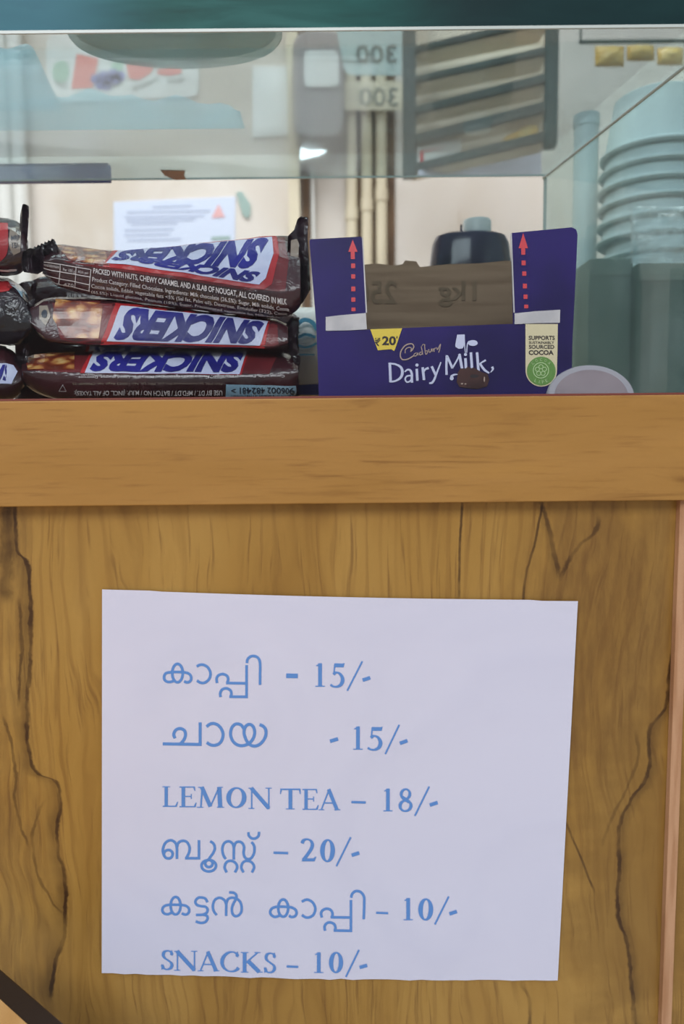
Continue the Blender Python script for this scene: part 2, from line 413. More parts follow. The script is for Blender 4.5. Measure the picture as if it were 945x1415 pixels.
M['c_gold'] = pmat('gold_script_print', rgb(176, 150, 140), .35)[0]
M['c_choc'] = mottled('chocolate_print', rgb(56, 30, 32), rgb(78, 48, 46), 90, .3, .4)
M['c_cream'] = pmat('cream_label_print', rgb(222, 206, 170), .4)[0]
M['c_green'] = pmat('green_seal_print', rgb(104, 146, 70), .4)[0]
M['c_lgreen'] = pmat('pale_green_seal_print', rgb(178, 204, 146), .4)[0]
M['c_refl'] = mottled('reflection_tint_on_board', rgb(104, 90, 74), rgb(118, 102, 84), 60, .8, .1)  # tint for lettering mirrored in the front glass
M['metal_lid'] = mottled('pale_lid_plastic', rgb(150, 134, 140), rgb(128, 112, 118), 30, .35, .5)
M['lid_rim'] = pmat('pale_lid_rim', rgb(166, 160, 168), .3)[0]
M['wall'] = None
def wall_mat(name):
    m, t = pmat(name, rgb(214, 200, 168), .8, .2)
    n = t.noise(t.coords((1, 1, .45)), 3.2, 6, .6, .8); n2 = t.noise(t.coords((1, 1, .2)), 11, 5, .65)
    c = t.mix(t.smooth(n, .42, .72, 0, .8), rgb(218, 210, 202), rgb(194, 181, 164))
    c = t.mix(t.smooth(n2, .6, .8, 0, .5), c, rgb(156, 128, 92))
    t.link(c, t.b.inputs['Base Color']); return m
M['wall'] = wall_mat('stained_cream_wall')
M['floor'] = mottled('pale_cement_floor', rgb(206, 200, 190), rgb(186, 180, 170), 5, .7)
M['ceil'] = mottled('white_ceiling_paint', rgb(220, 218, 210), rgb(206, 204, 196), 3, .8)
M['pipe'] = mottled('grimy_cream_pipe', rgb(216, 204, 178), rgb(150, 122, 90), 9, .5, .4, stretch=(1, 1, .6), lo=.5, hi=.85)
M['grime'] = mottled('brown_grime_batten', rgb(110, 84, 60), rgb(74, 54, 38), 14, .8)
M['whitep'] = mottled('white_pvc', rgb(226, 226, 222), rgb(206, 204, 198), 8, .4)
M['notice'] = pmat('bluish_notice_paper', rgb(206, 214, 232), .8, .1)[0]
M['n_ink'] = pmat('faint_notice_ink', rgb(186, 194, 216), .8, .1)[0]
M['n_red'] = pmat('faint_red_emblem', rgb(222, 176, 176), .8, .1)[0]
M['n_green'] = pmat('faint_green_print', rgb(156, 176, 170), .8, .1)[0]
M['navy'] = mottled('dark_navy_plastic', rgb(44, 44, 66), rgb(28, 28, 42), 20, .18, .5, .1, coat=.5)
M['cap'] = pmat('pale_translucent_cap', rgb(190, 200, 200), .3)[0]
M['rackm'] = mottled('dark_green_steel', rgb(58, 76, 72), rgb(44, 58, 58), 12, .5)
M['rackb'] = mottled('beige_rack_board', rgb(236, 226, 208), rgb(222, 210, 190), 4, .7)
M['tray'] = glass('frosted_grey_plastic', (.70, .78, .77, 1), .6, .15, .5, (.50, .60, .58, 1), .6)
M['bag'] = glass('cloudy_reflection_bag', (.82, .94, .97, 1), 1.0, .12, .66, (.72, .94, 1.0, 1), .6, .8)
M['wrapbag'] = glass('clear_crinkled_wrap', (.93, .97, .98, 1), 2.2, .06, .25, (.75, .86, .92, 1), .3, .8)
M['cup'] = mottled('pale_paper_cup', rgb(190, 204, 204), rgb(172, 188, 192), 6, .5)
M['cart_grey'] = mottled('grey_green_carton', rgb(108, 126, 118), rgb(86, 106, 98), 9, .6, .3)
M['cart_dark'] = mottled('dark_green_carton', rgb(58, 84, 76), rgb(78, 98, 90), 9, .55, .3)
M['lilac'] = mottled('lilac_plastic_sheet', rgb(166, 164, 196), rgb(86, 96, 160), 14, .3, .5, lo=.5, hi=.62)
M['lilac_edge'] = pmat('dark_blue_fold', rgb(74, 78, 120), .4)[0]
M['mint'] = pmat('pale_mint_reflection', rgb(186, 204, 200), .5)[0]
M['sign_refl_ink'] = pmat('grey_sign_and_reflection_ink', rgb(128, 130, 124), .7)[0]
M['greybox'] = mottled('grey_purple_plastic', rgb(146, 138, 136), rgb(128, 122, 120), 6, .4)
M['f_red'] = pmat('fruit_red_print', rgb(228, 142, 132), .5)[0]
M['f_purple'] = pmat('fruit_purple_print', rgb(140, 138, 184), .5)[0]
M['f_green'] = pmat('fruit_green_print', rgb(170, 198, 176), .5)[0]
M['yellowp'] = film('yellow_snack_packet', rgb(226, 176, 76), rgb(236, 206, 130), .5)
M['redp'] = pmat('red_packet_print', rgb(206, 70, 76), .4)[0]
M['brown_tape'] = mottled('brown_torn_tape', rgb(168, 132, 108), rgb(146, 110, 88), 30, .6)
M['t_black'] = pmat('black_table_edging', rgb(34, 26, 24), .4)[0]
M['t_wood'] = mottled('light_table_laminate', rgb(206, 164, 108), rgb(190, 146, 90), 8, .4, .3, stretch=(8, 1, 1))
M['cyan'] = pmat('cyan_packet_print', rgb(92, 178, 214), .4)[0]
M['lampw'] = None
def emit(name, col, st):
    m = bpy.data.materials.new(name); m.use_nodes = True; b = m.node_tree.nodes['Principled BSDF']
    b.inputs['Emission Color'].default_value = col; b.inputs['Emission Strength'].default_value = st; return m
M['lampw'] = emit('lit_tube', (.88, .96, 1, 1), 6)

# ------------------------------------------------------------------ the setting
def struct(o): o['kind'] = 'structure'; return o
WY = 1.15
struct(MB().box((-1.9, WY, 0), (1.9, WY+.12, 2.8), M['wall']).build('wall_back'))
struct(MB().box((-2.02, -.1, 0), (-1.9, WY+.12, 2.8), M['wall']).build('wall_left'))
struct(MB().box((1.9, -.1, 0), (2.02, WY+.12, 2.8), M['wall']).build('wall_right'))
struct(MB().box((-2.02, -3.2, -.1), (2.02, WY+.12, 0), M['floor']).build('floor'))
struct(MB().box((-2.02, -.1, 2.8), (2.02, WY+.12, 2.9), M['ceil']).build('ceiling'))

# ------------------------------------------------------------------ the counter
zl = P(472, 696, 0).z         # lower edge of the ledge
z_floor = ZT-.02              # counter top under the glass case
counter = thing('shop_counter', 'teak-laminate shop counter with a pale oak ledge, under the glass case', 'counter')
XL, XR = -.62, .62
xm0, xm1 = P(941, 720, PY).x, P(956, 720, PY).x
MB().box((XL, PY, .06), (XR, PY+.018, z_floor-.018), M['panel']).build('front_panel', counter)
MB().box((XL, 0, zl), (XR, PY, ZT-.0012), M['ledge']).build('ledge', counter, bevel=.0008)
MB().box((XL, .0004, ZT-.0012), (XR, PY, ZT), M['red_line']).build('ledge_edging', counter)
MB().box((XL, PY, z_floor-.018), (XR, .47, z_floor), M['ctop']).build('countertop', counter)
q = [P(940, 697, PY-.006), P(960, 697, PY-.006), P(929.5, 1420, PY-.006), P(913.5, 1420, PY-.006)]
qa, qb = P(940, 697, PY-.006), P(914, 1415, PY-.006); k = (zl-.0-.06)/(qa.z-qb.z)
end = qa+(qb-qa)*k
wdm = .0066
MB().prism([(qa.x, PY-.006, zl), (qa.x+wdm, PY-.006, zl), (end.x+wdm, PY-.006, .06), (end.x, PY-.006, .06)], (0, .006, 0), M['mould']).build('beading_strip', counter, bevel=.0006)
MB().box((XL, PY+.02, 0), (XR, PY+.05, .06), M['panel']).build('plinth', counter)
MB().box((XL, PY+.018, .06), (XL+.02, .47, z_floor-.018), M['panel']).build('end_panel', counter)
MB().box((XR-.02, PY+.018, .06), (XR, .47, z_floor-.018), M['panel']).build('end_panel', counter)

# ------------------------------------------------------------------ glass display case
zh = P(472, 43, 0).z
B1 = PZ(752, 243, zh); B0 = PZ(945, 90, zh)
sdir = (B0-B1)/(B0.y-B1.y)
yb = B1.y
def sidex(y): return B1.x+sdir.x*(y-yb)
yf = PY+.001
case = thing('glass_display_case', 'glass display case with thick green-edged top standing on the counter', 'display case', (0, .1, z_floor))
th = .020
pt = [(-.62, 0, zh), (sidex(0), 0, zh), (sidex(yb), yb, zh), (-.62, yb, zh)]
tp = MB(); v = [Vector(p) for p in pt]+[Vector(p)+Vector((0, 0, th)) for p in pt]
tp.add(v, [(0, 1, 2, 3), (4, 7, 6, 5)], M['glass_top'])
tp.add(v, [(0, 4, 5, 1)], M['edge']); tp.add(v, [(2, 6, 7, 3)], M['glass_side']); tp.add(v, [(1, 5, 6, 2), (3, 7, 4, 0)], M['glass_side'])
tp.build('top_plate', case)
rim = MB()
rim.beam((-.62, -.0012, zh+.0006), (sidex(0), -.0012, zh+.0006), .0016, .0012, M['edge_light'])
rim.beam((-.62, yb, zh+.0006), (sidex(yb), yb, zh+.0006), .0016, .001, M['edge_light'])
rim.build('polished_rim', case)
MB().box((-.62, yf, z_floor), (sidex(yf), yf+.004, zh-.0003), M['glass']).build('front_pane', case)
a, b = Vector((sidex(yb), yb, z_floor)), Vector((sidex(yf+.006), yf+.006, z_floor))
sp_ = MB(); nrm = Vector((1, -sdir.x, 0)).normalized()*.005
sp_.prism([a, b, (b.x, b.y, zh-.0003), (a.x, a.y, zh-.0003)], nrm, M['glass_side']); sp_.build('side_pane', case)
rr = MB(); rr.box((a.x-.0004, yb-.0006, z_floor), (a.x+.0022, yb+.0016, zh-.0003), M['edge_light']); rr.build('side_pane_rim', case)
sl = MB(); c0 = Vector((a.x-.001, yb, zh-.002)); c1 = Vector((b.x-.001, b.y, zh-.002)); sl.tube(c0, c1, .0011, M['edge_light'], 8); sl.build('corner_sealant', case)

# ------------------------------------------------------------------ price sheet
def paper_y(px, py):
    u = (px-141)/657.0; v_ = (py-815)/530.0
    lift = .0016+.0022*max(0, u-.6)**1.5*2+.0006*math.sin(3.1*u+2*v_)+.0012*max(0, v_-.75)*2
    return PY-lift
def paper_pt(px, py, e=0.0): return P(px, py, paper_y(px, py)-e)
sheet = thing('price_sheet', 'white paper price list with blue lettering taped to the counter front', 'price list', tuple(P(470, 1352, PY)))
NX, NYp = 40, 32
TL, TR, BR, BL = Vector((141, 814.5)), Vector((798.5, 829.5)), Vector((770.5, 1355)), Vector((140.5, 1345))
pv = []; pf = []
for j in range(NYp+1):
    for i in range(NX+1):
        u, w_ = i/NX, j/NYp
        p2 = lerp(lerp(TL, TR, u), lerp(BL, BR, u), w_)
        if j == 0: p2.y += 3.0*math.sin(math.pi*u)*(1 if u > .1 else .2)+(1.2 if u > .9 else 0)
        if j == NYp: p2.y += random.uniform(-1.0, 1.0)+3*math.sin(math.pi*u)
        pv.append(p2)
top = [paper_pt(p.x, p.y) for p in pv]; bot = [paper_pt(p.x, p.y, -.0003) for p in pv]
n_ = len(pv); R_ = NX+1
for j in range(NYp):
    for i in range(NX):
        a_ = j*R_+i; pf.append((a_, a_+1, a_+R_+1, a_+R_)); pf.append((a_+n_, a_+R_+n_, a_+R_+1+n_, a_+1+n_))
bd = list(range(R_))+[j*R_+NX for j in range(1, NYp+1)]+[NYp*R_+i for i in range(NX-1, -1, -1)]+[j*R_ for j in range(NYp-1, 0, -1)]
for k in range(len(bd)):
    a_, b_ = bd[k], bd[(k+1) % len(bd)]; pf.append((a_, a_+n_, b_+n_, b_))
MB().add(top+bot, pf, M['paper']).build('paper', sheet, smooth='auto')

ink = MB(); inkn = 0
def put(shape):
    global inkn
    v, f = shape; inkn += 1; ink.add([paper_pt(p.x, p.y, .00022+inkn*1.2e-6+i*4e-7) for i, p in enumerate(v)], f, M['ink'])
def mal(ox, oy, s, wd, strokes):
    for st in strokes:
        kind = st[0]
        if kind == 'e': cx, cy, rx, ry = st[1]; pts = [((cx+rx*math.cos(t))/s+ox, (cy+ry*math.sin(t))/s+oy) for t in [2*math.pi*i/14 for i in range(14)]]; put(ribbon(pts, wd, True))
        else:
            pts = [(x/s+ox, y/s+oy) for x, y in st[1]]
            put(ribbon(pts, wd, smooth=(kind == 'c')))
mal(215, 890, 5.906, 3.6, [
 ('e', (178, 237, 43, 75)), ('c', [(150, 298), (125, 308), (95, 308), (72, 290), (70, 260), (85, 238), (125, 230), (180, 228), (240, 232), (275, 245), (290, 272), (284, 300), (260, 313), (232, 305)]),
 ('c', [(335, 183), (360, 170), (390, 170), (425, 190), (447, 235), (437, 285), (400, 315), (365, 315), (337, 298)]),
 ('c', [(502, 318), (497, 285), (510, 258), (545, 245), (580, 258), (592, 285), (583, 318)]), ('l', [(575, 318), (745, 321)]), ('l', [(742, 172), (742, 440)]),
 ('c', [(530, 432), (527, 400), (545, 370), (578, 362), (610, 378), (618, 405), (610, 432)]), ('l', [(602, 430), (752, 431)]),
 ('c', [(745, 155), (750, 125), (773, 103), (800, 98), (830, 108), (848, 135), (853, 180), (852, 250), (852, 333)])])
mal(215, 980, 5.906, 4.1, [
 ('c', [(158, 237), (147, 205), (165, 170), (200, 158), (235, 175), (243, 212), (230, 250), (200, 285)]), ('l', [(58, 283), (375, 288)]), ('l', [(363, 108), (363, 298)]),
 ('c', [(415, 143), (445, 121), (480, 118), (520, 140), (548, 190), (545, 240), (520, 280), (480, 295), (445, 290), (417, 272)]),
 ('c', [(720, 160), (695, 128), (655, 121), (622, 150), (611, 207), (630, 260), (665, 290), (710, 298), (760, 280), (795, 240), (808, 190), (795, 142), (765, 124), (735, 140), (721, 180), (728, 225), (750, 270), (785, 298), (830, 297), (872, 265), (898, 215), (897, 165), (872, 136), (848, 127)])])
mal(215, 1140, 6.3, 3.5, [
 ('e', (110, 255, 38, 37)), ('c', [(74, 270), (62, 225), (75, 172), (105, 140), (140, 135), (170, 155), (184, 195), (185, 250), (185, 295)]),
 ('c', [(185, 195), (198, 155), (235, 138), (272, 150), (294, 190), (293, 230), (278, 268), (262, 292)]), ('l', [(256, 290), (388, 290)]), ('l', [(377, 133), (377, 298)]),
 ('c', [(475, 142), (505, 165), (515, 205), (500, 245), (475, 280), (460, 302)]), ('e', (462, 355, 63, 50)), ('e', (463, 336, 32, 31)),
 ('c', [(610, 297), (590, 265), (580, 215), (590, 170), (615, 146), (645, 145), (670, 165), (680, 200), (680, 250), (680, 302)]),
 ('c', [(680, 200), (695, 158), (725, 145), (755, 160), (770, 195), (765, 240), (775, 280), (800, 298), (830, 290), (855, 250), (860, 200), (850, 168), (833, 150)]),
 ('c', [(618, 413), (600, 370), (615, 327), (650, 312), (690, 327), (710, 367), (690, 413)]), ('c', [(765, 413), (745, 370), (760, 327), (797, 312), (837, 327), (857, 367), (838, 413)]),
 ('c', [(808, 63), (812, 95), (840, 118), (870, 116), (895, 95), (900, 60)])])
mal(215, 1220, 7.27, 3.4, [
 ('e', (200, 230, 50, 88)), ('c', [(160, 298), (125, 315), (85, 308), (66, 275), (80, 240), (120, 223), (200, 220), (280, 225), (320, 241), (337, 275), (325, 308), (295, 319), (262, 306)]),
 ('c', [(520, 195), (500, 160), (465, 148), (425, 152), (398, 187), (415, 222), (460, 235), (500, 241), (522, 268), (510, 302), (470, 320), (405, 322)]), ('c', [(480, 321), (515, 332), (521, 362), (500, 392), (455, 403), (402, 388)]),
 ('c', [(612, 324), (582, 280), (575, 225), (595, 172), (640, 150), (685, 170), (708, 215), (708, 270), (708, 332)]),
 ('c', [(708, 215), (725, 167), (760, 150), (800, 155), (840, 180), (862, 230), (860, 290), (835, 325), (800, 335), (772, 310), (765, 260), (780, 210), (805, 165), (812, 135), (800, 110), (775, 98), (738, 97)])])
mal(365, 1220, 6.3, 3.5, [
 ('e', (165, 220, 43, 75)), ('c', [(135, 284), (95, 297), (62, 280), (52, 250), (72, 220), (115, 208), (165, 208), (225, 212), (265, 228), (282, 258), (270, 288), (240, 298), (215, 286)]),
 ('c', [(327, 165), (360, 148), (390, 150), (425, 175), (445, 225), (430, 275), (395, 300), (360, 300), (328, 280)]),
 ('c', [(502, 302), (495, 265), (510, 238), (545, 225), (580, 238), (595, 270), (587, 302)]), ('l', [(578, 300), (755, 302)]), ('l', [(755, 150), (755, 427)]),
 ('c', [(530, 417), (525, 380), (545, 352), (575, 345), (608, 360), (620, 390), (612, 417)]), ('l', [(605, 415), (765, 418)]),
 ('c', [(757, 130), (765, 98), (788, 76), (815, 72), (845, 85), (868, 120), (871, 165), (869, 240), (866, 317)])])
# roman serif letters: strokes in a unit square, y up
def pen(thick, thin, tilt=.2):
    return lambda a: thin+(thick-thin)*abs(math.sin(a+tilt))**1.6
SER = .035
def ST(x0, y0, x1, y1, w_): return ('s', x0, y0, x1, y1, w_)
def SR(x, y, w_): return ('h', x-w_/2, y, x+w_/2)     # a slab serif
def TK(*pts): return ('p', pts)
GLY = {
 'L': [ST(.30, 0, .30, 1, .15), SR(.30, .985, .44), ST(.1, .025, .92, .025, .05), TK((.80, .0), (.92, 0), (1.0, .24), (.95, .24))],
 'E': [ST(.27, 0, .27, 1, .15), ST(.06, .978, .88, .978, .045), ST(.06, .022, .92, .022, .045), ST(.27, .52, .72, .52, .045), TK((.80, 1), (.9, 1), (.93, .8), (.88, .8)), TK((.82, 0), (.94, 0), (1, .22), (.95, .22)), TK((.68, .64), (.73, .64), (.73, .40), (.68, .40))],
 'M': [ST(.15, .02, .2, .98, .045), SR(.12, .015, .24), ST(.18, 1, .5, .05, .11), ST(.5, .05, .82, 1, .04), ST(.82, 1, .86, 0, .12), SR(.87, .015, .26), SR(.13, .985, .16), SR(.87, .985, .16)],
 'N': [ST(.14, 0, .14, .98, .045), SR(.13, .015, .26), ST(.12, .99, .88, .02, .13), ST(.88, -.02, .88, 1, .045), SR(.87, .985, .26), SR(.08, .985, .16)],
 'T': [ST(.5, 0, .5, 1, .14), SR(.5, .015, .42), ST(.02, .965, .98, .965, .06), TK((0, .74), (.04, .74), (.1, .97), (.02, 1)), TK((1, .74), (.96, .74), (.9, .97), (.98, 1))],
 'A': [ST(.12, .02, .48, .98, .05), ST(.46, 1, .86, 0, .13), ST(.25, .34, .68, .34, .05), SR(.12, .015, .26), SR(.87, .015, .28)],
 'K': [ST(.2, 0, .2, 1, .13), SR(.2, .985, .34), SR(.2, .015, .34), ST(.24, .46, .78, .97, .05), SR(.78, .985, .26), ST(.36, .56, .86, .02, .14), SR(.9, .015, .24)],
 'O': [('o', .5, .5, .43, .48, .18, .06)], '0': [('o', .5, .5, .41, .48, .24, .06)],
 'C': [('c', [(.92, .76), (.86, .9), (.66, .98), (.42, .93), (.2, .74), (.12, .48), (.2, .22), (.42, .05), (.68, .02), (.88, .1), (.97, .2)], .15, .05), TK((.89, .99), (.94, .99), (.95, .7), (.9, .74))],
 'S': [('c', [(.82, .76), (.76, .9), (.55, .965), (.32, .92), (.22, .77), (.3, .62), (.52, .5), (.74, .38), (.82, .24), (.72, .09), (.48, .03), (.26, .08), (.14, .26)], .17, .05), TK((.78, .99), (.84, .99), (.86, .7), (.8, .74)), TK((.1, .02), (.16, .02), (.2, .2), (.1, .3))],
 '1': [ST(.55, .02, .55, .98, .27), SR(.55, .015, .86), TK((.64, 1), (.5, .96), (.2, .9), (.2, .86), (.45, .88)), TK((.44, .1), (.34, .02), (.78, .02), (.66, .1))],
 '5': [TK((.3, .98), (.88, .97), (.98, 1.0), (.92, .82), (.3, .82)), ST(.32, .96, .26, .54, .07), ('c', [(.22, .53), (.4, .6), (.62, .57), (.8, .43), (.84, .26), (.72, .1), (.48, .02), (.22, .03), (.03, .1)], .2, .06)],
 '8': [('o', .5, .75, .33, .235, .15, .06), ('o', .5, .26, .41, .25, .17, .065), ST(.3, .62, .72, .42, .16)],
 '2': [('c', [(.06, .8), (.16, .93), (.38, .98), (.62, .92), (.74, .76), (.68, .58), (.5, .38), (.28, .18), (.12, .05)], .18, .06), TK((.02, 0), (.88, 0), (1, .2), (.92, .2), (.82, .13), (.16, .13))],
}
def glyph(ch, x0, ytop, x1, ybot):
    w_, h = x1-x0, ybot-ytop
    def Q(x, y): return Vector((x0+x*w_, ybot-y*h))
    for g in GLY[ch]:
        if g[0] == 's':
            _, ax, ay, bx, by, wd = g; horiz = abs(ay-by) < .01
            a_, b_ = Q(ax, ay), Q(bx, by); put(ribbon([a_, b_], wd*(h*1.15 if horiz else w_*1.28), smooth=False))
        elif g[0] == 'h': _, ax, y, bx = g; put(ribbon([Q(ax, y), Q(bx, y)], .04*h, smooth=False))
        elif g[0] == 'p': put(([Q(*p) for p in g[1]], [tuple(range(len(g[1])))]))
        elif g[0] == 'o':
            _, cx, cy, rx, ry, tk, tn = g; outer = []; inner = []; N = 32
            for i in range(N):
                t = 2*math.pi*i/N; outer.append(Q(cx+(rx+.02)*math.cos(t), cy+(ry+.01)*math.sin(t)))
                ti = t
                inner.append(Q(cx+(rx-tk)*math.cos(ti)+.03*math.sin(ti), cy+(ry-tn)*math.sin(ti)))
            put((outer+inner, [(i, (i+1) % N, (i+1) % N+N, i+N) for i in range(N)]))
        elif g[0] == 'c': put(ribbon([Q(*p) for p in g[1]], pen(g[2]*w_*1.25, g[3]*h*1.2)))
def dash(x0, x1, ya, yb_, t): put(ribbon([(x0, ya), (x1, yb_)], t, smooth=False))
def slash(a_, b_): put(ribbon([a_, b_], 2.3, smooth=False))
dash(395.4, 411.4, 933.8, 934.2, 6.2); glyph('1', 433.9, 916, 448.9, 948.8); glyph('5', 456, 916, 476.5, 949.6); slash((500.5, 914), (479.8, 954.5)); dash(501, 511.4, 940, 936.5, 4.8)
dash(456, 467, 1024.4, 1021, 4.8); glyph('1', 486.4, 1003.4, 501.2, 1035.8); glyph('5', 507.5, 1004, 529, 1036.7); slash((551.6, 1001.6), (532.3, 1042)); dash(552.5, 562.9, 1027.2, 1023.5, 4.8)
for ch, x0, x1, y0, y1 in (('L', 222.5, 246, 1086.8, 1114.9), ('E', 246.4, 271.6, 1087, 1115.4), ('M', 271.8, 309.5, 1087.6, 1116), ('O', 311, 342, 1087.6, 1117), ('N', 343.2, 375.2, 1088.7, 1117.6), ('T', 386.8, 415.5, 1089.8, 1118.3), ('E', 416.4, 440.2, 1090.4, 1119), ('A', 440.5, 469.8, 1090.7, 1119.4)):
    glyph(ch, x0, y0, x1, y1)
dash(485.6, 505.2, 1108.4, 1109, 3.2); glyph('1', 528, 1089.3, 542.4, 1121); glyph('8', 549, 1089.3, 571.5, 1122.1); slash((593, 1087), (573.2, 1127.4)); dash(593.8, 604.6, 1112.6, 1109, 4.8)
dash(378, 398, 1178.4, 1179, 3.3); glyph('2', 416, 1159.2, 437, 1190.3); glyph('0', 440.6, 1159.4, 464.4, 1191.8); slash((484.5, 1157), (464.8, 1197)); dash(485.9, 496.2, 1182, 1178.6, 4.8)
dash(519.6, 536.2, 1261.4, 1262, 2.9); glyph('1', 555.8, 1240.6, 570.6, 1271.5); glyph('0', 576.2, 1241.2, 600.2, 1272.5); slash((620, 1239), (600.8, 1277.5)); dash(621, 631.2, 1263, 1259.6, 4.8)
for ch, x0, x1, y0, y1 in (('S', 221, 241, 1313, 1340.5), ('N', 240.6, 272.4, 1314.2, 1341.3), ('A', 273.4, 302.6, 1315, 1342), ('C', 303.5, 330.2, 1315, 1343), ('K', 331.8, 362.2, 1316, 1343.8), ('S', 363.2, 382.8, 1316.4, 1344.8)):
    glyph(ch, x0, y0, x1, y1)
dash(396, 411.9, 1335.6, 1336.2, 3); glyph('1', 432.4, 1315.7, 446.9, 1344.4); glyph('0', 452.9, 1315.2, 475.6, 1345.2); slash((496, 1312.7), (477.9, 1350)); dash(496.9, 507.2, 1337, 1334, 4.6)
io = ink.build('printed_text', sheet, fixn=False); io['label'] = 'blue printed prices'

# ------------------------------------------------------------------ wrapped bars
class Bar:
    """a wrapper lofted through rails that run along the bar; every rail shares the stations xs"""
    def __init__(s, xs, rails, crk=.0007, seed=0):
        s.xs = xs; s.rails = rails; s.seed = seed; s.crk = crk
        s.P = []
        for ys, dep in rails:
            row = []
            for i, x in enumerate(xs):
                d = dep[i] if isinstance(dep, (list, tuple)) else dep
                row.append(P(x, ys[i], d))
            s.P.append(row)
        s.J = len(rails); s.K = len(xs)
    def rail(s, j, t):
        r = s.P[j % s.J]; i = max(0, min(s.K-2, int(t))); f = t-i
        g = lambda k: r[max(0, min(s.K-1, k))]
        return cr(g(i-1), g(i), g(i+1), g(i+2), f)
    def base(s, t, r):
        j = math.floor(r); f = r-j
        p = [s.rail(j+k, t) for k in (-1, 0, 1, 2)]
        return lerp(lerp(p[1], p[2], f), cr(*p, f), .75)
    def S(s, t, r, e=0.0):
        p = s.base(t, r); h = .02
        du = s.base(min(s.K-1, t+h), r)-s.base(max(0, t-h), r); dv = s.base(t, r+h)-s.base(t, r-h)
        n = du.cross(dv)
        c = sum((s.rail(j, t) for j in range(s.J)), Vector())/s.J
        n = n.normalized() if n.length > 1e-12 else (p-c).normalized()
        if n.dot(p-c) < 0: n = -n
        endk = 1+1.6*max(0, 1-min(t, s.K-1-t)/1.0)
        q = p*55+Vector((s.seed*3.1, 0, 0))
        k = s.crk*endk*(noise.noise(q)+.6*noise.noise(q*2.3))
        return p+n*(k+e)
    def t_of(s, x):
        for i in range(s.K-1):
            if x <= s.xs[i+1] or i == s.K-2: return max(0.0, min(s.K-1.0, i+(x-s.xs[i])/(s.xs[i+1]-s.xs[i])))
    def inv(s, p, j0=0, j1=3):
        t = s.t_of(p.x); i = max(0, min(s.K-2, int(t))); f = t-i
        ys = [lerp(s.rails[j][0][i], s.rails[j][0][i+1], f) for j in range(j0, j1+1)]
        for k in range(len(ys)-1):
            if p.y <= ys[k+1] or k == len(ys)-2:
                return t, j0+k+max(-.3, min(1.3, (p.y-ys[k])/max(1e-6, ys[k+1]-ys[k])))
    def body(s, nt_=8, nr=6):
        v = []; f = []; A = (s.K-1)*nt_; Bn = s.J*nr
        for i in range(A+1):
            for j in range(Bn): v.append(s.S(i/nt_, j/nr))
        for i in range(A):
            for j in range(Bn):
                k = (j+1) % Bn; f.append((i*Bn+j, i*Bn+k, (i+1)*Bn+k, (i+1)*Bn+j))
        f.append(tuple(range(Bn))); f.append(tuple(A*Bn+j for j in range(Bn-1, -1, -1)))
        return v, f
    def decal(s, mb, shape, e, mat, step=7, j0=0, j1=3):
        v, f = gridcut(*shape, step)
        mb.add([s.S(*s.inv(p, j0, j1), e) for p in v], f, mat)
def poly(*pts): return [Vector(p) for p in pts], [tuple(range(len(pts)))]
def fin(pts, depth, thick, mat, seed, teeth=None):
    """a crimped flat end: outline traced, crinkled, a few tenths of a millimetre thick"""
    mb = MB(); v = []
    for (x, y) in pts: v.append(Vector((x, y)))
    gv, gf = gridcut(v, [tuple(range(len(v)))], 5)
    def dp(p): return depth+.0016*math.sin(p.x*.9+seed)+.0012*noise.noise(Vector((p.x*.12, p.y*.12, seed)))
    fr = [P(p.x, p.y, dp(p)) for p in gv]; bk = [P(p.x, p.y, dp(p)+thick) for p in gv]; n = len(gv)
    mb.add(fr+bk, [tuple(q) for q in gf]+[tuple(i+n for i in reversed(q)) for q in gf], mat)
    # rim
    from collections import Counter
    cnt = Counter()
    for q in gf:
        for i in range(len(q)): cnt[tuple(sorted((q[i], q[(i+1) % len(q)])))] += 1
    mb.add(fr+bk, [(a_, b_, b_+n, a_+n) for (a_, b_), c in cnt.items() if c == 1], mat)
    return mb
def zig(a_, b_, n, amp):
    a_, b_ = Vector(a_), Vector(b_); d = b_-a_; nn = Vector((d.y, -d.x)).normalized()*amp; out = []
    for i in range(n):
        out.append(a_+d*(i/n)); out.append(a_+d*((i+.5)/n)+nn)
    out.append(b_); return [tuple(p) for p in out]
BG = 'brown wrapped chocolate bars heaped in the case'
def bar_thing(label, bar, px):
    t = thing('chocolate_bar', label, 'chocolate bar', tuple(P(*px)), BG)
    v, f = bar.body(); MB().add(v, f, M['wrap']).build('wrapper', t, smooth=True); return t

# top bar, twisted so its label opens up towards the right
xs = [60, 78, 100, 130, 165, 210, 260, 310, 360, 395, 415]
A = Bar(xs, [
 ([352, 338, 340, 344, 346, 343, 338, 333, 328, 326, 334], [.062]*2+[.066]*9),
 ([354, 346, 349, 354, 355, 354, 354, 353, 352, 354, 362], .046),
 ([362, 358, 361, 365, 369, 375, 383, 391, 399, 402, 396], .034),
 ([376, 393, 402, 408, 413, 420, 426, 432, 438, 436, 422], .043),
 ([372, 386, 394, 398, 403, 410, 417, 423, 429, 426, 414], [.060]+[.070]*9+[.062]),
 ([358, 352, 356, 359, 360, 358, 356, 353, 350, 348, 352], [.064]+[.075]*9+[.066])], .0007, 1)
tA = bar_thing('topmost brown chocolate bar of the heap, ingredients and red-edged white brand panel facing out', A, (230, 430, .05))
L_ = MB()
A.decal(L_, poly((74, 341), (150, 348), (240, 345), (392, 330), (398, 360), (394, 402), (340, 400), (230, 384), (140, 372), (90, 363)), .0001, M['w_maroon'])
A.decal(L_, poly((76, 341), (146, 348), (152, 367), (96, 360)), .0003, M['nut'])
A.decal(L_, poly((158, 346), (380, 328), (384, 352), (374, 392), (364, 400), (340, 397), (230, 380), (142, 369)), .0003, M['w_red'])
